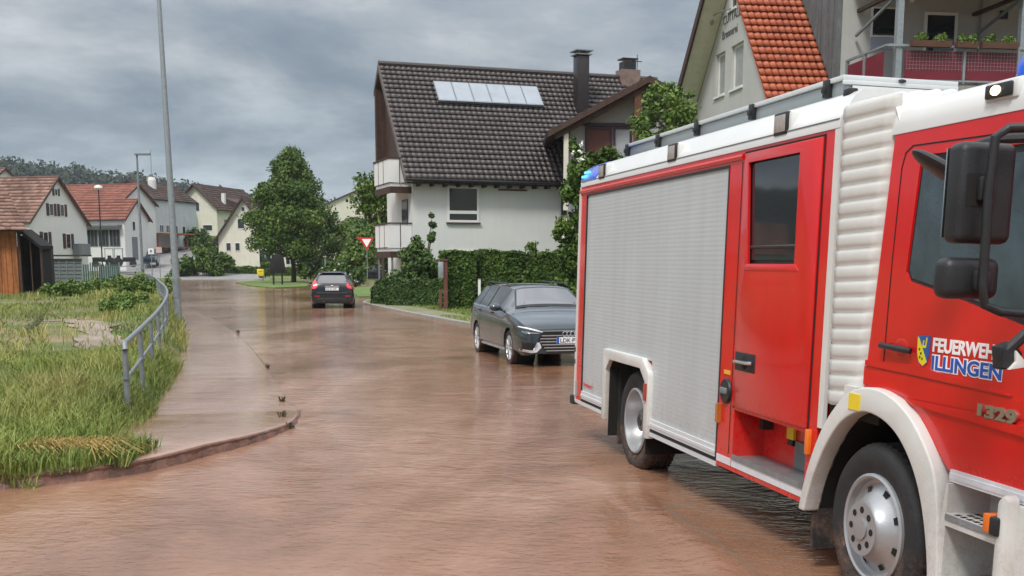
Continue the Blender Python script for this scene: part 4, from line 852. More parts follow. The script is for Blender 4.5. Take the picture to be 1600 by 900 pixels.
# roller shutter slats
mb=MB();z=.535;nsl=57;hs=(2.572-.535)/nsl
for k in range(nsl):
    z0=.535+k*hs;z1=z0+hs;zm=(z0+z1)/2
    rg=[(-2.012,1.682)] if zm>1.03 else [(-2.012,-1.10),(.17,1.682)]
    for a,b_ in rg:
        pr=[(.01035,z0),(.0100,z0+hs*.10),(.0099,z0+hs*.5),(.0100,z0+hs*.90),(.01035,z1)]
        vs_=[(x,y,z) for y,z in pr for x in (a,b_)];mb.add(vs_,[(2*i,2*i+1,2*i+3,2*i+2) for i in range(4)],0,rnd.random())
mb.add([(-2.015,.022,.45),(1.685,.022,.45),(1.685,.022,2.575),(-2.015,.022,2.575)],[(0,1,2,3)])
# the backing sheet must not close the wheel arch
mb.f.pop();mb.m.pop();mb.t.pop()
o=mb.build('roller_shutter',shut,T,smooth=True,autos=25)
MB().box((-2.018,-.003,.45),(-1.998,.02,2.578)).box((1.668,-.003,.45),(1.688,.02,2.578)).box((-2.0,-.003,2.560),(1.67,.02,2.578)).build('shutter_guide',blackp,o)
for a,b_ in ((-2.0,-1.10),(.17,1.67)):
    MB().box((a,-.004,.452),(b_,.02,.535)).box((a,-.010,.475),(b_,-.003,.50)).build('shutter_bar',alu_l,o)
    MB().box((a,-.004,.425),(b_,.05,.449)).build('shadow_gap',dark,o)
MB().box((-2.24,-.006,.385),(-1.12,.03,.421)).build('lower_trim',alu_l,T);MB().box((.17,-.006,.385),(1.69,.03,.421)).build('lower_trim',alu_l,T)
# white arch trim
outer=[(-1.15,.36),(-1.15,1.03),(-1.12,1.05),(.02,1.05),(.19,.94),(.21,.90),(.21,.36)];inner_=[(.105,.36),(.105,.85),(-.04,.955),(-.94,.955),(-1.055,.85),(-1.055,.36)]
MB().prism(outer+inner_,1,-.035,.03).build('wheel_arch_trim',trimw,T,bevel=.006)
MB().box((.13,-.052,.69),(.18,-.035,.84)).build('side_marker',mat('red_reflector',(.35,.04,.02),.3,0,.1),T)
MB().box((-1.04,.1,.12),(-1.0,.6,.9)).build('mudflap',rubber,T)
mb=MB();ar_=[(-1.034,.2),(-1.034,.857),(-.928,.964),(-.052,.964),(.084,.857),(.084,.2)];vs_=[(x,y,z) for x,z in ar_ for y in (.004,.745)]
mb.add(vs_,[(2*i,2*i+1,2*i+3,2*i+2) for i in range(5)]);mb.add([(x,.745,z) for x,z in ar_],[tuple(range(6))]);mb.build('wheel_well',dark,T)
text('Rosenbauer I',.062,txr,T,Matrix.Translation((-1.94,-.0,.595))@Matrix.Rotation(R(90),4,'X'),ext=.001,shear=.2,name='small_lettering')
# rear bumper corner and lamps
o=MB().box((-2.36,.03,.38),(-2.24,.5,.50)).build('rear_step',blackp,T,bevel=.015);MB().box((-2.33,-.04,.36),(-2.22,.08,.46)).build('rubber_buffer',rubber,T,bevel=.02)
MB().box((-2.26,-.01,.46),(-2.15,.02,.62)).build('tail_lamp_bracket',alu,T);
for z in (.80,.93): MB().box((-2.27,-.016,z),(-2.225,.0,z+.05)).build('shutter_hinge',blackp,T,bevel=.004)
# crew door
dr=MB().box((1.965,-.016,.872),(3.092,.0,2.632)).build('crew_door',red,T,bevel=.008)
cut(dr,[MB().box((1.99,-.2,1.72),(1.991,-.1,1.73)),MB().prism([(2.11,1.875),(2.81,1.875),(2.805,2.565),(2.04,2.565)],1,-.1,.1)])
MB().box((1.945,-.003,.86),(1.965,.004,2.64)).box((3.092,-.003,.86),(3.107,.004,2.64)).box((1.945,-.003,2.632),(3.107,.004,2.645)).build('door_gap',dark,T)
wf=MB().prism([(2.045,1.862),(2.835,1.862),(2.83,2.572),(1.985,2.572)],1,.018,.045).build('window_frame',blackp,dr)
MB().prism([(2.10,1.905),(2.80,1.905),(2.795,2.555),(2.05,2.555)],1,.008,.016).build('window_pane',glass,dr)
MB().prism([(2.02,1.835),(2.88,1.835),(2.83,1.878),(2.09,1.878)],1,-.022,-.012).build('window_ledge',red,dr,bevel=.004)
MB().tube([(2.11,.004,1.99),(2.80,.004,1.99)],.012,6).build('window_bar',blackp,dr)
h=MB().box((1.985,-.021,1.135),(2.315,-.010,1.265)).build('handle_recess',blackp,dr,bevel=.006);MB().tube([(2.0,-.03,1.195),(2.05,-.045,1.20),(2.24,-.045,1.20),(2.30,-.03,1.205)],.014,8).build('handle',chrome,dr,smooth=True)
MB().ell((2.15,-.018,1.20),(.05,.012,.055)).build('handle_cup',dark,dr)
MB().lathe([(.001,-.022),(.085,-.022),(.092,-.012),(.092,.002)],24,'y',(1.83,0,.965)).build('filler_cap',blackp,T,smooth=True)
MB().box((1.775,-.038,.945),(1.885,-.02,.99)).build('cap_grip',galvd,T,bevel=.006)
MB().box((1.765,-.004,1.085),(1.875,0,1.115)).build('fuel_label',mat('orange_label',(.75,.38,.04),.5,0,.05),T)
MB().box((1.70,-.03,.72),(1.74,0,.86)).build('side_marker',mat('amber_marker',(.45,.15,.03),.3,0,.1),T)
MB().box((1.905,-.002,.52),(1.915,.002,2.58)).build('panel_gap',dark,T)
# step recess
MB().box((1.98,.0,.500),(3.08,.235,.512)).box((1.98,-.012,.49),(3.08,.004,.525)).build('step_plate',mat('step_steel',(.30,.33,.34),.38,.6,.2,10,.2,160),T)
MB().box((2.50,.222,.515),(3.08,.236,.70)).build('step_back_panel',mat('grey_panel',(.16,.185,.19),.5,.3,.1,6),T)
MB().box((2.38,.215,.70),(2.48,.236,.835)).build('yellow_label',yellow,T);MB().box((2.40,.212,.66),(2.48,.236,.698)).build('black_label',blackp,T)
MB().box((2.06,.16,.72),(2.12,.236,.81)).build('step_lamp',blackp,T)
for a,b_ in ((1.70,1.955),(1.975,3.08)): MB().box((a,-.004,.435),(b_,.002,.487)).build('reflective_stripe',refl,T)
MB().box((3.115,-.03,.72),(3.155,.0,.875)).build('side_marker',orange,T,bevel=.004)
# roof edge, roof, box
roofp=[(-.008,2.662),(-.008,2.715),(.012,2.745),(.075,2.85),(.13,2.885),(.32,2.90),(.32,2.80),(2.08,2.80),(2.08,2.90),(2.27,2.885),(2.39,2.745),(2.41,2.715),(2.41,2.662)]
MB().prism(roofp,0,-2.06,3.28).build('roof_edge',white_p,T,smooth=True,autos=50)
MB().prism([(p_*.998+.002,z_-.001) for p_,z_ in roofp],0,-2.24,-2.06).build('rear_roof_cap',white_p,T,smooth=True,autos=50)
MB().box((-2.2,-.0125,2.712),(3.27,-.006,2.717)).build('roof_seam',galvd,T)
o=MB().prism([(-.012,2.71),(.0,2.75),(.068,2.852),(.13,2.892),(.45,2.905),(.45,2.70)],0,-2.255,-1.70).build('rear_blue_light',bluel,T,bevel=.012)
for k in range(2):
    for q in range(2): MB().box((-2.20+.10*k,-.014+.028*q,2.752+.045*q),(-2.145+.10*k,.04,2.776+.045*q)).build('flash_diode',bluee,o)
def worklight(x,z,s_=1.):
    h_=MB().box((x-.10,.0,z-.075),(x+.125,.12,z+.075)).build('work_light_housing',white_p,T,bevel=.02)
    MB().box((x-.095,-.018,z-.07),(x+.095,.03,z+.072)).build('work_light',blackp,h_,bevel=.010);MB().box((x-.078,-.023,z-.053),(x+.078,-.016,z+.055)).build('lens',lensg,h_,bevel=.003)
for x in (2.50,.50,-1.48): worklight(x,2.77)
bx=MB().box((-2.15,.45,2.92),(2.44,1.25,3.075)).build('roof_box',mat('roof_box_aluminium',(.36,.385,.39),.42,.5,.06,2),T,bevel=.008)
MB().box((-2.17,.43,3.078),(2.46,1.27,3.11)).box((2.445,.43,3.05),(2.465,1.27,3.078)).build('box_lid',mat('box_lid_aluminium',(.60,.62,.62),.4,.2,.06,2),bx,bevel=.004)
MB().box((2.45,.50,2.90),(2.462,1.20,3.045)).build('box_end_panel',white_p,bx);MB().ell((2.47,.85,3.09),(.012,.03,.012)).build('box_lock',blackp,bx)
for x in (2.25,1.05,-.1,-1.1,-2.05): MB().box((x-.035,.41,2.99),(x+.035,.45,3.105)).box((x-.025,.395,3.02),(x+.025,.42,3.06)).build('box_latch',blackp,bx,bevel=.005)
MB().box((3.08,.10,2.86),(3.16,.16,2.91)).build('roof_bracket',blackp,T,bevel=.01)
# white strip and bellows
MB().box((3.222,-.006,.90),(3.285,.02,2.66)).build('white_edge_strip',trimw,T)
mb=MB();nr=19;zt,zb=2.775,1.06
for s_,y0 in ((0,-.0),):
    rows=[]
    for k in range(nr*6+1):
        f_=k/6.;i_=f_%1;z=zt-(zt-zb)*k/(nr*6.);bul=.015*abs(math.sin(math.pi*i_))**.40 if i_>0 else 0
        t_=(zt-z)/(zt-zb);xl=3.30+.02*t_;xr=3.865-.155*t_;zz=z+.0
        rows.append([(xl,.03,zz),(xl+.015,-.0-bul*.9,zz),(xl+.08,-.012-bul,zz-.0),(xr-.08,-.012-bul,zz+.02*t_),(xr-.012,-.004-bul*.9,zz+.03*t_),(xr,.03,zz+.04*t_)])
    vs_=[p for r_ in rows for p in r_];n_=6;mb.add(vs_,[(i*n_+j,i*n_+j+1,(i+1)*n_+j+1,(i+1)*n_+j) for i in range(len(rows)-1) for j in range(n_-1)])
    # top turning over the roof
    b_=[];
    for k in range(24*6+1):
        f_=k/6.;i_=f_%1;y=.0+2.4*k/(24*6.);bul=.03*abs(math.sin(math.pi*i_))**.55 if i_>0 else 0;z=2.765+.035*min(1,y/.3)-.035*max(0,(y-2.1)/.3)
        b_.append([(3.30,y,z-.03),(3.33,y,z+bul),(3.82,y,z+bul-.01),(3.90,y,z-.14)])
    vs_=[p for r_ in b_ for p in r_];mb.add(vs_,[(i*4+j,i*4+j+1,(i+1)*4+j+1,(i+1)*4+j) for i in range(len(b_)-1) for j in range(3)])
mb.build('bellows',mat('white_rubber',(.61,.61,.58),.38,0,.05,3,.06,30),T,smooth=True,autos=75)
MB().box((3.30,.03,1.0),(3.85,2.3,2.68)).build('bellows_core',dark,T)
# cab shell
cabp=[(3.72,1.16),(3.80,1.21),(4.02,1.21),(4.28,1.12),(4.50,.93),(4.60,.86),(5.75,.80),(5.78,1.5),(5.60,2.30),(5.50,2.565),(3.87,2.565)]
cab_=MB().prism(cabp,1,0,W).build('cab',red,T)
wp=[(4.065,1.84),(4.10,1.795),(4.55,1.715),(5.10,1.60),(5.42,1.58),(5.46,1.62),(5.30,2.33),(5.27,2.40),(4.18,2.43),(4.125,2.40)]
cut(cab_,[MB().prism([(p,q) for p,q in wp],1,-.1,W+.1),MB().box((5.45,.15,1.6),(6.0,W-.15,2.42))])
MB().prism(wp,1,.012,.03).build('window_seal',blackp,cab_)
def inset(P,s_):
    cx=sum(p for p,_ in P)/len(P);cz=sum(q for _,q in P)/len(P);return [(p+(cx-p)*s_*(.6),q+(cz-q)*s_*1.6) for p,q in P]
MB().prism(inset(wp,.05),1,.006,.011).build('side_window',glassb,cab_)
MB().prism([(5.62,1.5),(5.66,1.5),(5.50,2.42),(5.46,2.42)],1,.12,W-.12).build('windscreen',glass,cab_)
MB().prism([(5.78,.82),(5.86,.85),(5.84,1.45),(5.79,1.5)],1,.3,W-.3).build('radiator_grille',blackp,cab_)
MB().prism([(4.9,.30),(5.88,.30),(5.90,.78),(4.9,.78)],1,.28,W-.02).build('front_bumper',trimw,T,bevel=.03)
MB().box((5.88,.35,.5),(5.91,.7,.68)).build('headlight',lensg,T)
# seams
def line(parent,pts,wd,y,m=dark,name='door_seam'):
    mb=MB()
    for (a,b_) in zip(pts[:-1],pts[1:]):
        d=Vector((b_[0]-a[0],b_[1]-a[1])).normalized();n_=Vector((-d.y,d.x))*wd/2
        mb.prism([(a[0]-n_.x-d.x*wd*.4,a[1]-n_.y-d.y*wd*.4),(b_[0]-n_.x,b_[1]-n_.y),(b_[0]+n_.x,b_[1]+n_.y),(a[0]+n_.x-d.x*wd*.4,a[1]+n_.y-d.y*wd*.4)],1,y,.004)
    mb.build(name,m,parent)
seam=[(3.905,1.20),(3.925,1.9),(3.955,2.38),(3.985,2.455),(4.05,2.485),(5.45,2.455)];line(cab_,seam,.007,-.0025)
# raised crease lines pressed into the door
MB().prism([(3.74,1.355),(4.2,1.372),(5.0,1.302),(5.0,1.298),(4.2,1.318),(3.74,1.325)],1,-.014,.002).build('door_crease',red,cab_,bevel=.0)
MB().prism([(4.17,1.195),(5.7,1.165),(5.7,1.11),(4.22,1.165)],1,-.016,.002).build('door_crease',red,cab_)
MB().prism([(3.72,1.32),(5.72,1.27),(5.72,1.215),(4.17,1.195),(3.72,1.22)],1,-.006,.002).build('door_lower_panel',red,cab_)
hr=MB().ell((4.07,.001,1.445),(.075,.0045,.052)).build('handle_recess',mat('red_shade',(.56,.022,.014),.28),cab_,smooth=True);MB().tube([(3.905,-.022,1.447),(3.93,-.034,1.450),(4.17,-.034,1.440),(4.195,-.022,1.438)],.0165,10).build('door_handle',blackp,cab_,smooth=True)
# cab roof
crp=[(-.004,2.558),(-.004,2.60),(.012,2.665),(.05,2.712),(.14,2.745),(.45,2.785),(1.2,2.79),(1.95,2.785),(2.26,2.745),(2.35,2.712),(2.388,2.665),(2.404,2.60),(2.404,2.558)]
MB().prism(crp,0,3.845,5.50).build('cab_roof',white_p,T,smooth=True,autos=60)
mk=MB().box((4.63,-.012,2.618),(4.87,.03,2.706)).build('marker_lamp_base',white_p,T,bevel=.012);MB().box((4.655,-.03,2.628),(4.845,-.012,2.692)).build('marker_lamp',blackp,mk,bevel=.012);MB().ell((4.74,-.032,2.66),(.035,.012,.022)).build('bulb',lampe,mk)
MB().lathe([(.001,0),(.105,0),(.115,.02),(.11,.10),(.09,.145),(.05,.165),(.001,.168)],24,'z',(4.33,.5,2.775)).build('blue_beacon',bluel,T,smooth=True)
MB().lathe([(.001,0),(.105,0),(.115,.02),(.11,.10),(.09,.145),(.05,.165),(.001,.168)],24,'z',(4.33,1.9,2.775)).build('blue_beacon',bluel,T,smooth=True)
# front fender
fo=smooth([(3.14,.38),(3.20,.60),(3.33,.86),(3.46,1.02),(3.62,1.15),(3.80,1.215),(4.03,1.215),(4.26,1.135),(4.44,.99),(4.555,.84),(4.60,.60),(4.63,.34),(4.64,.10)],2)
fi=smooth([(4.55,.10),(4.545,.36),(4.47,.64),(4.37,.83),(4.22,.98),(4.05,1.06),(3.84,1.085),(3.66,1.03),(3.52,.93),(3.38,.76),(3.27,.56),(3.21,.38)],2)
MB().prism(fo+fi,1,-.060,.06).build('front_fender',trimw,T,bevel=.018,seg=3)
fo2=[(x,z+.0) for x,z in fo];
# inside of the wheel house
mb=MB();ins=list(reversed(fi));vs_=[(x,y,z) for x,z in ins for y in (.04,.8)];mb.add(vs_,[(2*i,2*i+1,2*i+3,2*i+2) for i in range(len(ins)-1)]);mb.add([(x,.8,z) for x,z in ins],[tuple(range(len(ins)))]);mb.build('wheel_well',dark,T)
MB().box((3.19,.04,.14),(3.215,.5,.42)).box((3.17,.02,.13),(3.20,.52,.75)).build('mudflap',rubber,T)
MB().box((3.68,-.066,1.075),(3.80,-.06,1.165)).build('yellow_label',yellow,T)
MB().prism([(3.60,1.10),(3.66,1.10),(3.74,1.20),(3.60,1.20)],1,-.052,.02).build('fender_joint',trimw,T)
# entry steps
MB().box((4.60,-.012,.835),(5.75,.002,.895)).box((4.6,-.016,.85),(5.74,-.01,.878)).build('reflective_stripe',refl,T)
hs_=MB().prism([(4.56,.12),(5.30,.12),(5.30,.83),(4.62,.83),(4.60,.7)],1,-.04,.5).build('step_housing',trimw,T)
cut(hs_,[MB().box((4.635,-.1,.36),(5.085,.24,.645)),MB().box((4.635,-.1,.685),(5.085,.20,.84)),MB().box((4.635,-.1,.05),(5.085,.26,.325))])
gal=mat('step_grating',(.30,.32,.33),.4,.5,.2,20,.4,150)
for z,y1 in ((.655,.20),(.335,.24)):
    p_=MB().box((4.64,-.05,z),(5.08,y1,z+.028)).build('tread',gal,hs_);mb=MB()
    for k in range(8):
        for q in range(4): mb.box((4.68+.048*k+(.02*(q%2)),-.03+.055*q,z+.0275),(4.71+.048*k+(.02*(q%2)),.0+.055*q,z+.0315))
    mb.build('grip_holes',dark,p_)
    MB().box((4.635,-.045,z-.03),(5.085,-.035,z-.002)).build('step_edge',trimw,hs_)
MB().prism([(5.09,.15),(5.16,.15),(5.16,.86),(5.13,.88),(5.09,.84)],1,-.10,-.03).build('grab_column',trimw,T,bevel=.015)
o=MB().box((5.02,-.115,.690),(5.07,-.035,.775)).build('orange_marker',orange,T,bevel=.006);MB().box((5.07,-.12,.685),(5.125,-.03,.77)).build('marker_holder',blackp,o,bevel=.01)
mb=MB()
for k in range(3): mb.box((4.98,.2415-.004,.44+.035*k),(5.07,.243,.46+.035*k))
mb.build('warning_label',blackp,T)
# lettering on the door
RX=Matrix.Rotation(R(90),4,'X')
def dtext(s_,size,m,x,z,ln,ext=.0015,bold=0,y=-.002,shear=0,name='lettering',tilt=0,sp_=1):
    o=text(s_,size,m,cab_,RX,ext=ext,bold=bold,shear=shear,name=name,sp_=sp_);xs_=[v.co.x for v in o.data.vertices];k=ln/(max(xs_)-min(xs_));mn=min(xs_)
    o.data.transform(Matrix.Translation((x,y,z))@Matrix.Rotation(R(tilt),4,'Y')@Matrix.Diagonal((k,1,1,1))@Matrix.Translation((-mn,0,0)));return o
dtext('FEUERWEHR',.094,txw,4.36,1.452,.56,bold=.0030)
dtext('ILLINGEN',.097,txw,4.358,1.362,.56,bold=.0085,ext=.001)
dtext('ILLINGEN',.097,txb,4.362,1.362,.552,bold=.0025,y=-.0035)
dtext('1329',.085,mat('badge_chrome',(.50,.42,.36),.25,.8,.1),4.775,1.178,.285,bold=.0048,ext=.006,y=-.010)
sh_=[(4.222,1.522),(4.334,1.526),(4.334,1.43),(4.315,1.385),(4.282,1.366),(4.245,1.385),(4.225,1.43)]
s0=MB().prism(sh_,1,-.003,.0).build('crest',mat('crest_blue',(.03,.10,.36),.4,0,0),cab_)
MB().prism([(4.224,1.516),(4.238,1.508),(4.318,1.392),(4.284,1.370),(4.248,1.388),(4.229,1.43)],1,-.0045,-.001).build('crest_field',mat('crest_yellow',(.78,.66,.02),.4,0,0),s0)
MB().prism([(4.275,1.50),(4.285,1.50),(4.28,1.475),(4.295,1.475),(4.30,1.515),(4.312,1.515),(4.302,1.462),(4.268,1.462)],1,-.0045,-.001).build('crest_charge',mat('crest_yellow',(.78,.66,.02)),s0)
mb=MB()
for x,z in ((4.247,1.452),(4.262,1.432),(4.255,1.412),(4.275,1.405)): mb.prism([(x-.007,z),(x,z-.009),(x+.009,z+.002),(x,z+.009)],1,-.0052,-.0045)
mb.build('crest_mark',txk,s0)
# wheels
def truck_wheel(x,front):
    yo=-.005 if front else .06;t=MB();Rr=.468 if front else .462;wdt=.27;prof=[(.30,yo+.03),(.36,yo+.008),(.42,yo+.004),(.445,yo+.018),(Rr-.004,yo+.04),(Rr,yo+.055)]
    # tread with grooves
    y=yo+.055
    for k in range(5):
        prof+=[(Rr,y),(Rr,y+.030),(Rr-.014,y+.033),(Rr-.014,y+.042)];y+=.043
    prof+=[(Rr,y),(Rr-.02,yo+wdt+.01),(.40,yo+wdt+.02),(.30,yo+wdt)]
    t.lathe(prof,64,'y',(x,0,.432));
    mb=t
    for k in range(52):
        a=2*math.pi*k/52;M=Matrix.Translation((x,0,.432))@Matrix.Rotation(a,4,'Y')
        for yy,w2 in ((yo+.05,.045),(yo+.16,.05),(yo+.235,.045)):
            p=[M@Vector((c*.0+dx,yy+dy,Rr+dz)) for dx,dy,dz in ((-.017,0,-.004),(.017,.01,-.004),(.017,w2,-.004),(-.017,w2-.01,-.004),(-.014,.003,.006),(.014,.012,.006),(.014,w2-.003,.006),(-.014,w2-.012,.006))for c in (1,)]
            mb.add(p,[(0,3,2,1),(4,5,6,7),(0,1,5,4),(1,2,6,5),(2,3,7,6),(3,0,4,7)])
    wz_=t.build('wheel',rubber,T,smooth=True,autos=40)
    rim=MB();rm=mat('rim_silver',(.43,.44,.45),.36,.55,.08,8,.05,80)
    if front: rim.lathe([(.305,yo+.06),(.305,yo+.012),(.290,yo+.004),(.278,yo+.012),(.272,yo+.05),(.250,yo+.055),(.205,yo+.035),(.165,yo-.02),(.150,yo-.045),(.150,yo-.052),(.06,yo-.052),(.055,yo-.03),(.001,yo-.03)],48,'y',(x,0,.432))
    else: rim.lathe([(.305,yo+.06),(.305,yo+.012),(.290,yo+.004),(.278,yo+.012),(.268,yo+.06),(.255,yo+.14),(.235,yo+.175)],48,'y',(x,0,.432)).lathe([(.235,yo+.175),(.20,yo+.185),(.12,yo+.185),(.11,yo+.13),(.10,yo+.07),(.06,yo+.06),(.001,yo+.06)],48,'y',(x,0,.432),mi=2)
    hm=rim
    for k in range(8):
        a=2*math.pi*(k+.5)/8;M=Matrix.Translation((x,0,.432))@Matrix.Rotation(a,4,'Y')
        if front:
            pts=[(-.024,.236),(.024,.236),(.018,.206),(-.018,.206)]
            hm.add([M@Vector((px_,yo+.0290+(pz-.205)*.42,pz)) for px_,pz in pts],[(0,1,2,3)],1)
        else: hm.lathe([(.001,yo+.178),(.024,yo+.178)],12,'y',tuple(M@Vector((0,0,.215))),mi=1)
    nm=rim
    if front: nm.lathe([(.06,yo-.0530),(.062,yo-.062),(.045,yo-.064),(.001,yo-.064)],32,'y',(x,0,.432))
    else: pass
    for k in range(8):
        a=2*math.pi*k/8
        if front: nm.lathe([(.001,yo-.0545),(.019,yo-.0545),(.0195,yo-.0525)],14,'y',(x+math.cos(a)*.105,0,.432+math.sin(a)*.105),mi=1)
        else: nm.lathe([(.001,yo+.150),(.014,yo+.150),(.016,yo+.185)],8,'y',(x+math.cos(a)*.155,0,.432+math.sin(a)*.155))
    rb=rim.build('rim',[rm,dark,mat('hub_grey',(.13,.135,.14),.5,.4,.2,8)],wz_,smooth=True,autos=35)
    if not front: MB().lathe([(.001,yo+.05),(.05,yo+.05),(.06,yo+.07)],20,'y',(x,0,.432)).build('hub_cap',blackp,rb)
    for q in (1,):
        c=MB().lathe([(.30,0),(Rr,.02),(Rr,.25),(.30,.27)],32,'y',(x,W-.3,.44)).build('wheel',rubber,T,smooth=True)
truck_wheel(3.89,True);truck_wheel(-.42,False)
# underside
MB().box((-2.1,.75,.42),(5.5,.9,.70)).box((-2.1,1.5,.42),(5.5,1.65,.70)).box((-1.0,.8,.60),(5.4,1.6,.9)).build('chassis_frame',dark,T)
MB().box((.3,.45,.22),(3.1,2.0,.62)).box((-2.1,.5,.40),(-1.1,2.0,.6)).box((.4,.25,.28),(1.6,.7,.40)).build('tank_and_shade_block',dark,T);MB().tube([(-.42,.3,.44),(-.42,2.1,.44)],.08,10).tube([(3.83,.3,.44),(3.83,2.1,.44)],.06,10).build('axle',dark,T)  # underbody boxes include a large dark block added to stop light below the truck
# mirrors
mx_=5.34
def rbox(a,b,name,m,par,bv=.03): return MB().box(a,b).build(name,m,par,bevel=bv,seg=4)
mm_=rbox((mx_-.06,-.605,1.955),(mx_+.05,-.352,2.35),'mirror_housing',blackp,T,.035)
MB().box((mx_-.065,-.60,1.98),(mx_-.058,-.41,2.33)).build('mirror_glass',chrome,mm_)
MB().box((mx_+.05,-.535,2.12),(mx_+.085,-.465,2.215)).build('mirror_clamp',blackp,mm_,bevel=.01);MB().box((mx_+.03,-.575,2.10),(mx_+.052,-.475,2.225)).build('mirror_recess',dark,mm_)
m2_=rbox((mx_-.06,-.635,1.735),(mx_+.05,-.385,1.900),'wide_angle_mirror',blackp,T,.04);MB().box((mx_+.05,-.525,1.775),(mx_+.085,-.455,1.85)).build('mirror_clamp',blackp,m2_,bevel=.01)
MB().tube([(5.62,-.04,2.405),(5.50,-.32,2.40),(5.46,-.46,2.395),(5.445,-.505,2.36),(5.44,-.512,2.15),(5.44,-.505,1.80),(5.44,-.49,1.715),(5.46,-.43,1.69),(5.50,-.25,1.68),(5.60,-.03,1.68)],.019,10).build('mirror_arm',blackp,T,smooth=True)
MB().box((5.52,-.22,1.62),(5.64,-.03,1.74)).build('arm_joint',blackp,T,bevel=.025)
# ramp mirror above the window
o=MB();o.ell((0,0,0),(.10,.15,.034),20,10);km=o.build('ramp_mirror',blackp,T,smooth=True);km.location=(4.84,-.34,2.295);km.rotation_euler=(R(-31),R(0),R(-20))
MB().tube([(4.86,-.24,2.38),(4.95,-.15,2.42),(5.1,-.0,2.42)],.022,8).build('ramp_mirror_arm',blackp,T,smooth=True)
MB().box((5.2,-.14,2.40),(5.5,-.03,2.46)).build('arm_bracket',blackp,T,bevel=.012)
# bracket lamp at the cab corner
MB().tube([(5.56,-.30,1.68),(5.53,-.37,1.60),(5.51,-.42,1.54)],.022,8).box((5.49,-.45,1.475),(5.53,-.40,1.545)).build('lamp_bracket',blackp,T)
lb=MB().prism([(-.46,1.555),(-.40,1.575),(-.355,1.53),(-.385,1.47),(-.445,1.465)],0,5.46,5.52).build('corner_lamp',blackp,T,bevel=.006)
MB().prism([(-.405,1.545),(-.35,1.49),(-.345,1.480),(-.43,1.468),(-.40,1.50)],0,5.522,5.545).build('white_cap',trimw,lb,bevel=.003)
# ------------------------------------------------------------------ cars
def car(name,label,loc,rz,st,paint,Lc,wb0,wb1,rw,glassm=glass,sink=.03,rimm=None,wcols=None,cat='car',detail=True,tyre_w=.21,ytrack=None):
    """st: stations (t from rear, [ (y,z) x 8 rows bottom->centre ]); returns root"""
    t=empty(name,loc,rz,label,cat);bm=bmesh.new();n=8
    pts=[]
    for tt,rows in st: pts.append([(tt,y,z) for y,z in rows])
    mb=MB();vs_=[];rows_n=2*n-1
    for P in pts:
        full=[(x,-y,z) for x,y,z in P]+[(x,y,z) for x,y,z in reversed(P[:-1])]
        vs_+=full
    ns=len(pts);fs=[];tags=[]
    for i in range(ns-1):
        for j in range(rows_n-1):
            fs.append((i*rows_n+j,(i+1)*rows_n+j,(i+1)*rows_n+j+1,i*rows_n+j+1));tags.append((i,j))
    caps=[tuple(range(rows_n)),tuple((ns-1)*rows_n+k for k in range(rows_n-1,-1,-1)),]
    gl_=set();side=set()
    for k,(i,j) in enumerate(tags):
        if wcols and (i,min(j,rows_n-2-j)) in wcols: gl_.add(k)
    me=bpy.data.meshes.new('body');me.from_pydata(vs_,[],fs+caps);me.materials.append(paint);me.materials.append(blackp);me.materials.append(glassm)
    for k in gl_: me.polygons[k].material_index=2
    # bottom
    bm.from_mesh(me);bmesh.ops.recalc_face_normals(bm,faces=bm.faces)
    lo=[e for e in bm.edges if len(e.link_faces)==1]
    if lo: bmesh.ops.contextual_create(bm,geom=lo)
    for f in bm.faces: f.smooth=True
    bm.to_mesh(me);bm.free();body=bpy.data.objects.new('body',me);C.objects.link(body);body.parent=t
    cl_=bpy.data.collections
    cut(body,[MB().lathe([(.001,-s_*2),(rw*1.13,-s_*2),(rw*1.13,-s_*.56),(.001,-s_*.56)],28,'y',(wx,0,rw-sink+.01)) for wx in (wb0,wb1) for s_ in (1,-1)])
    body.data.set_sharp_from_angle(angle=R(33))
    yt=ytrack or .80
    for wx in (wb0,wb1):
        for s_ in (-1,1):
            c=(wx,s_*yt,rw-sink);prof=[(rw*.70,s_*.09),(rw*.80,s_*.105),(rw*.95,s_*.10),(rw,s_*.08),(rw,-s_*.10),(rw*.7,-s_*.11)]
            w_=MB().lathe(prof,32,'y',c).build('wheel',rubber,t,smooth=True)
            r_=MB().lathe([(rw*.71,s_*.095),(rw*.68,s_*.10),(rw*.64,s_*.07),(rw*.60,-s_*.02)],32,'y',c)
            for k in range(10):
                a=2*math.pi*k/10;d=.10 if k%2 else -.10;p0=Vector((c[0]+math.cos(a+d)*.05,c[1]+s_*.085,c[2]+math.sin(a+d)*.05));p1=Vector((c[0]+math.cos(a)*rw*.68,c[1]+s_*.088,c[2]+math.sin(a)*rw*.68));r_.tube([p0,p1],.017,5)
            r_.lathe([(.001,s_*.10),(.055,s_*.095),(.06,s_*.07)],14,'y',c);r_.build('rim',rimm or mat('alloy_rim',(.62,.63,.64),.3,.6,0),w_,smooth=True)
            MB().lathe([(.001,s_*.0),(rw*.62,s_*.0)],24,'y',c).build('wheel_back',dark,w_)
            MB().lathe([(rw*1.12,-s_*.32),(rw*1.12,s_*.02)],24,'y',c).lathe([(.001,-s_*.3),(rw*1.12,-s_*.3)],24,'y',c).build('wheel_well',dark,t)
    return t,body
from mathutils.bvhtree import BVHTree
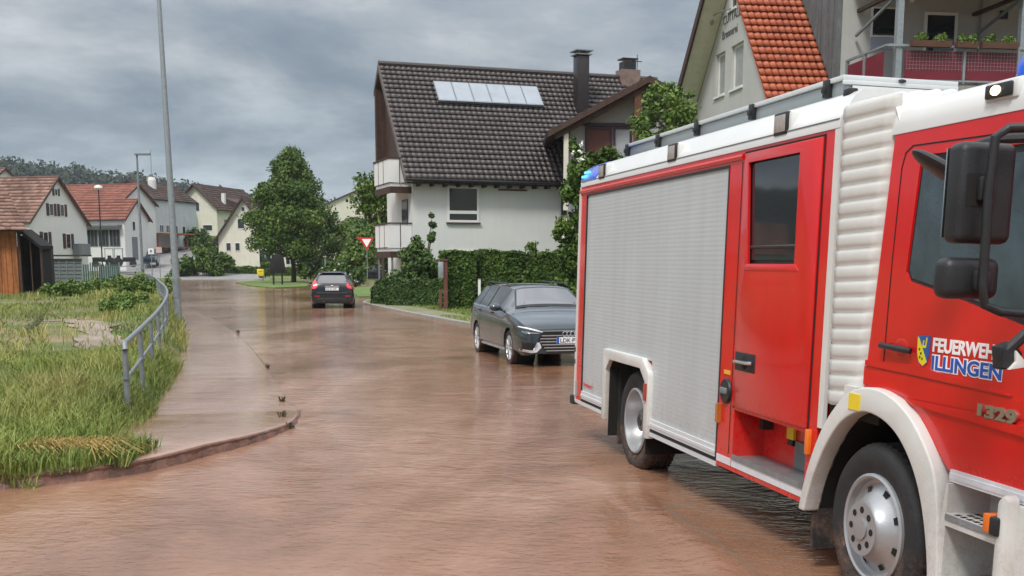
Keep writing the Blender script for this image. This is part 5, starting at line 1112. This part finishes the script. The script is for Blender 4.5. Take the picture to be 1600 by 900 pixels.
def decal(name,body,poly,d,off,m,parent,sub=3,th=0):
    d=Vector(d).normalized();b=BVHTree.FromPolygons([v.co.copy() for v in body.data.vertices],[tuple(p.vertices) for p in body.data.polygons])
    bm=bmesh.new();vs_=[bm.verts.new(Vector(p)) for p in poly];bm.faces.new(vs_);bmesh.ops.triangulate(bm,faces=bm.faces[:])
    bmesh.ops.subdivide_edges(bm,edges=bm.edges[:],cuts=sub,use_grid_fill=True);dead=[]
    for v in bm.verts:
        h=b.ray_cast(v.co,d)
        if h[0] is None: dead.append(v)
        else: v.co=h[0]-d*off
    if dead: bmesh.ops.delete(bm,geom=dead,context='VERTS')
    bmesh.ops.recalc_face_normals(bm,faces=bm.faces[:]);me=bpy.data.meshes.new(name);bm.to_mesh(me);bm.free();me.materials.append(m)
    for p in me.polygons: p.use_smooth=True
    o=bpy.data.objects.new(name,me);C.objects.link(o);o.parent=parent;return o
grey_blue=mat('dark_grey_blue_paint',(.038,.052,.062),.22,.3,.05,2,coat=1.)
blackc=mat('black_car_paint',(.014,.016,.02),.2,.1,.05,2,coat=1.)
# ---- estate car: rows sill, lower door, mid, crease, belt, rail, roof inner, centre
def S_(t,w_,zs,zc_,zb,yt_,zr,zt,w0=None):
    """w_ half width, zs sill z, zc_ crease z, zb belt z, yt_ half width of roof rail, zr rail z, zt centre z"""
    return (t,[(w_*.90,zs),(w_*.985,zs+.10),(w_*1.0,(zs+zc_)/2+.06),(w_*.985,zc_),(w_*.945,zb),(yt_,zr),(yt_*.62,zr+(zt-zr)*.75),(0,zt)])
st=[S_(.00,.66,.42,.70,.86,.60,.90,.92),S_(.05,.80,.28,.74,.95,.68,1.00,1.02),S_(.18,.87,.24,.78,.985,.66,1.14,1.20),S_(.45,.905,.22,.80,.99,.60,1.33,1.385),S_(.62,.91,.21,.80,.985,.585,1.37,1.415),
 S_(1.0,.92,.20,.80,.975,.575,1.395,1.435),S_(1.08,.92,.20,.80,.975,.575,1.40,1.44),S_(1.75,.92,.20,.80,.965,.58,1.405,1.445),S_(1.85,.92,.20,.80,.965,.58,1.405,1.445),S_(2.55,.92,.20,.795,.955,.575,1.38,1.425),S_(2.78,.92,.20,.79,.95,.565,1.345,1.40),
 S_(3.35,.925,.20,.78,.94,.66,1.08,1.13),S_(3.58,.925,.20,.775,.925,.73,.965,1.00),S_(3.75,.925,.20,.77,.905,.73,.93,.965),S_(4.15,.92,.20,.755,.865,.72,.90,.925),S_(4.42,.905,.20,.73,.815,.68,.845,.865),S_(4.60,.875,.21,.69,.765,.64,.790,.805),S_(4.70,.83,.22,.66,.725,.60,.745,.757),S_(4.745,.77,.23,.63,.69,.56,.705,.712),S_(4.76,.72,.25,.60,.655,.52,.668,.672)]
wc={(3,4),(4,4),(6,4),(8,4),(9,4),(1,5),(2,5),(1,6),(2,6),(10,5),(10,6),(11,5),(11,6)}
ang=math.atan2(20.83-23.49,-.04+.70)
# world heading from the wheel contacts
ang=math.atan2(-2.66,.66);fw=Vector((math.cos(ang),math.sin(ang),0));rt=Vector((math.sin(ang),-math.cos(ang),0))
# near wheels are on the car's right side (local -y): rear wheel contact at (-.70,23.49)
rearw=Vector((-.66,23.62,0));org=rearw-fw*.99-rt*.82
A,ab=car('estate_car','dark grey estate car with roof rails parked facing us beside the tall hedge',tuple(org),ang,st,grey_blue,4.76,.99,3.81,.325,wcols=wc,ytrack=.80)
def ap(m): return m
MB().prism([(3.37,1.10),(3.56,.985),(3.565,.99),(3.375,1.106)],1,-.5,.5).build('wiper_cowl',blackp,A)
for s_ in (-1,1):
    MB().tube([(.6,s_*.60,1.41),(.75,s_*.60,1.46),(2.4,s_*.59,1.455),(2.62,s_*.59,1.40)],.016,8).build('roof_rail',blackp,A,smooth=True)
    fx=lambda P_:[(5.6,s_*y,z) for y,z in P_];DX=(-1,0,0)
    hl=decal('headlight',ab,fx([(.895,.735),(.80,.722),(.60,.672),(.50,.640),(.56,.598),(.72,.600),(.84,.612),(.90,.655)]),DX,.006,mat('headlight_housing',(.05,.055,.06),.12,.2,0,spec=1),A,4)
    decal('running_light',ab,fx([(.895,.735),(.80,.722),(.60,.672),(.50,.642),(.52,.628),(.62,.650),(.80,.698),(.885,.712)]),DX,.010,mat('running_light',(.80,.82,.85),.15,.1,0),hl,3)
    decal('lamp_lens',ab,fx([(.86,.655),(.70,.635),(.56,.622),(.60,.604),(.82,.617),(.865,.635)]),DX,.009,mat('lamp_inner',(.42,.45,.48),.12,.6,.2,30),hl,3)
    decal('air_intake',ab,fx([(.86,.46),(.66,.43),(.62,.36),(.70,.315),(.86,.335)]),DX,.006,dark,A,3)
    decal('bumper_blade',ab,fx([(.88,.330),(.70,.310),(.60,.36),(.62,.45),(.57,.45),(.535,.36),(.62,.275),(.72,.262),(.88,.285)]),DX,.014,alu_l,A,3)
    m_=MB().ell((3.22,s_*1.02,1.02),(.09,.12,.075)).build('wing_mirror',grey_blue,A,smooth=True);MB().tube([(3.2,s_*.87,.97),(3.2,s_*.98,.99)],.025,6).build('mirror_foot',blackp,m_)
    MB().box((1.10,s_*.885,.885),(1.26,s_*.925,.915)).build('door_handle',grey_blue,A,bevel=.008);MB().box((2.25,s_*.89,.875),(2.42,s_*.93,.905)).build('door_handle',grey_blue,A,bevel=.008)
    for x in (1.30,2.36,3.34): decal('door_gap',ab,[(x,s_*1.5,.30),(x+.010,s_*1.5,.30),(x+.028,s_*1.5,.945),(x+.018,s_*1.5,.945)],(0,-s_,0),.003,dark,A,6)
    for x0,x1,z0,z1 in ((1.80,1.87,.97,1.385),(1.03,1.07,.98,1.375)): decal('window_pillar',ab,[(x0,s_*1.5,z0),(x1,s_*1.5,z0),(x1-.02,s_*1.5,z1),(x0-.02,s_*1.5,z1)],(0,-s_,0),.005,blackp,A,5)
    decal('window_trim',ab,[(.50,s_*1.5,.985),(3.30,s_*1.5,.945),(3.30,s_*1.5,.965),(.50,s_*1.5,1.005)],(0,-s_,0),.005,chrome,A,12)
    decal('shoulder_line',ab,[(.3,s_*1.5,.800),(4.1,s_*1.5,.770),(4.1,s_*1.5,.777),(.3,s_*1.5,.809)],(0,-s_,0),.004,grey_blue,A,12)
    MB().tube([(1.35,s_*.865,.235),(3.42,s_*.865,.235)],.028,6).build('sill_trim',chrome,A,smooth=True)
fz=lambda P_:[(5.6,y,z) for y,z in P_]
gr=decal('grille',ab,fz([(-.50,.655),(.50,.655),(.60,.50),(.56,.40),(.42,.265),(-.42,.265),(-.56,.40),(-.60,.50)]),(-1,0,0),.008,dark,A,5)
for k in range(6):
    z=.290+.054*k;w2=.43+.13*min(1,(z-.265)/.18) if z<.46 else .56-.5*(z-.5) if z>.5 else .57
    decal('grille_bar',ab,fz([(-w2,z),(w2,z),(w2,z+.020),(-w2,z+.020)]),(-1,0,0),.016,chrome,gr,10)
decal('grille_frame',ab,fz([(-.52,.645),(.52,.645),(.52,.662),(-.52,.662)]),(-1,0,0),.016,chrome,gr,8)
mb=MB()
for k in range(4):
    y=-.108+.072*k;mb.tube([(4.795,y+.044*math.cos(a*math.pi/8),.595+.044*math.sin(a*math.pi/8)) for a in range(17)],.0075,5,cap=False)
mb.build('ring_badge',chrome,gr,smooth=True)
def plate(par,x,y0,z,sgn,s_,rotz):
    pl=MB().box((x,-.26,z-.055),(x+sgn*.012,.26,z+.055)).build('licence_plate',mat('plate_white',(.78,.79,.80),.35,0,0),par)
    return pl
pl=plate(A,4.79,0,.485,1,'',0);MB().box((4.8025,-.26,.43),(4.8045,-.215,.54)).build('euro_strip',txb,pl)
Mf=Matrix(((0,0,1,0),(1,0,0,0),(0,1,0,0),(0,0,0,1)))
text('LDK·PV 9',.105,txk,pl,Matrix.Translation((4.803,-.20,.447))@Mf,ext=.001,bold=.002,name='plate_lettering')
for i_ in range(2):
    pass
cg=mat('windscreen_glass',(.05,.045,.042),.06,0,.1,2,spec=1,ior=2.2)
wsd=decal('windscreen',ab,[(3.50,.70,3),(3.50,-.70,3),(2.82,-.54,3),(2.82,.54,3)],(0,0,-1),.006,blackp,A,8)
decal('windscreen_pane',ab,[(3.44,.66,3),(3.44,-.66,3),(2.85,-.515,3),(2.85,.515,3)],(0,0,-1),.011,cg,wsd,8)
# ---- hatchback seen from behind
st=[S_(.00,.74,.26,.68,.80,.60,.84,.86),S_(.04,.82,.20,.72,.90,.62,.95,.97),S_(.12,.85,.18,.76,.97,.62,1.05,1.08),S_(.36,.85,.24,.80,1.0,.56,1.33,1.37),S_(.50,.855,.22,.80,1.0,.55,1.38,1.42),S_(1.1,.86,.21,.80,.985,.56,1.42,1.455),S_(1.2,.86,.21,.80,.98,.56,1.42,1.455),S_(1.95,.86,.21,.78,.95,.56,1.40,1.44),
 S_(2.2,.86,.21,.77,.94,.55,1.35,1.40),S_(2.85,.86,.21,.75,.90,.66,1.0,1.04),S_(3.05,.855,.21,.74,.88,.68,.93,.96),S_(3.5,.84,.21,.70,.80,.62,.84,.86),S_(3.8,.76,.24,.62,.70,.5,.73,.74),S_(3.93,.60,.30,.54,.6,.42,.63,.63)]
wc={(3,4),(4,4),(6,4),(7,4),(2,5),(2,6),(8,5),(8,6),(9,5)}
p0=gp(521.5,481.5);ang=math.radians(97);fw=Vector((math.cos(ang),math.sin(ang),0))
Hc,hb=car('hatchback','black hatchback standing in the flood water seen from behind near the street corner',(p0.x,p0.y-.3,0),ang,st,blackc,3.93,.68,3.17,.30,wcols=wc,ytrack=.74)
MB().box((.30,-.50,1.395),(.48,.50,1.43)).build('roof_spoiler',blackc,Hc,bevel=.012)
for s_ in (-1,1):
    decal('tail_light',hb,[(-1,s_*y,z) for y,z in ((.555,.93),(.60,1.00),(.665,1.20),(.80,1.20),(.86,.86),(.80,.78),(.66,.79),(.575,.86))],(1,0,0),.006,mat('tail_light_red',(.62,.05,.06),.2,0,.1,coat=.6,emit=(.8,.05,.05,.15)),Hc,4)
    MB().box((-.012,s_*.50,.46),(.03,s_*.70,.52)).build('reflector',mat('dull_red',(.25,.02,.02),.3),Hc)
    m_=MB().ell((2.72,s_*.98,.98),(.08,.11,.07)).build('wing_mirror',blackc,Hc,smooth=True);MB().tube([(2.7,s_*.84,.93),(2.7,s_*.95,.96)],.022,6).build('mirror_foot',blackp,m_)
    MB().box((1.05,s_*.835,.88),(1.2,s_*.87,.905)).build('door_handle',blackc,Hc,bevel=.006)
MB().box((-.03,-.62,.60),(.02,.62,.635)).build('bumper_ledge',mat('bumper_highlight',(.06,.065,.07),.25),Hc,bevel=.01);MB().box((-.02,-.60,.22),(.02,.60,.42)).build('diffuser',blackp,Hc,bevel=.01)
pl=MB().box((-.035,-.26,.72),(-.02,.26,.83)).build('licence_plate',mat('plate_white',(.78,.79,.80)),Hc)
Mb=Matrix(((0,0,-1,0),(-1,0,0,0),(0,1,0,0),(0,0,0,1)))
text('VAI·FV 278',.09,txk,pl,Matrix.Translation((-.0365,.245,.742))@Mb,ext=.001,bold=.001,name='plate_lettering')
decal('rear_window',hb,[(-1,y,z) for y,z in ((-.58,1.0),(.58,1.0),(.55,1.16),(.49,1.31),(-.49,1.31),(-.55,1.16))],(1,0,0),.008,mat('car_glass',(.012,.014,.016),.05,0,0,spec=1,ior=1.9),Hc,4)
MB().tube([(-.0,-.28,.88),(-.01,.28,.88)],.012,6).ell((.0,0,.90),(.02,.05,.028)).build('tailgate_trim',chrome,Hc)
MB().tube([(.30,0,1.12),(.18,.0,1.08),(.2,.3,1.09)],.012,5).build('rear_wiper',blackp,Hc)
MB().tube([(-.02,.35,.27),(.1,.35,.27)],.03,8).build('exhaust',galvd,Hc)
# ---- dark car parked across the green strip
p=at(580,427,100);st2=[s_ for s_ in st]
D_,db=car('parked_car','dark car parked side on behind the yield sign and green strip',(p.x-1.9,100,.12),R(4),st,mat('dark_navy_paint',(.02,.025,.035),.2,.2,0,coat=1),3.93,.68,3.17,.30,wcols=wc,ytrack=.74)
for s_ in (-1,1): MB().box((3.55,s_*.62,.62),(3.80,s_*.78,.72)).build('headlight',lensg,D_,bevel=.02)
# pale drive in front of that car
far_strip([(600,428.5),(625,430),(700,427),(700,420),(640,420)],.10,mat('pale_gravel',(.38,.33,.28),.9),'driveway')
# chimney smoke over the village roofs
# ------------------------------------------------------------------ haze
hm=bpy.data.materials.new('haze');hm.use_nodes=True;t=hm.node_tree;t.nodes.remove(t.nodes['Principled BSDF']);pv_=t.nodes.new('ShaderNodeVolumePrincipled');pv_.inputs['Color'].default_value=(.80,.88,.95,1);pv_.inputs['Density'].default_value=.00022;pv_.inputs['Anisotropy'].default_value=.1
t.links.new(pv_.outputs[0],t.nodes['Material Output'].inputs['Volume'])
HAZE=True
if HAZE:
    o=MB().box((-760,-65,-3),(760,2520,90)).build('haze',hm,kind='stuff');tag(o,'thin blue grey air between the village and the wooded hill','haze')
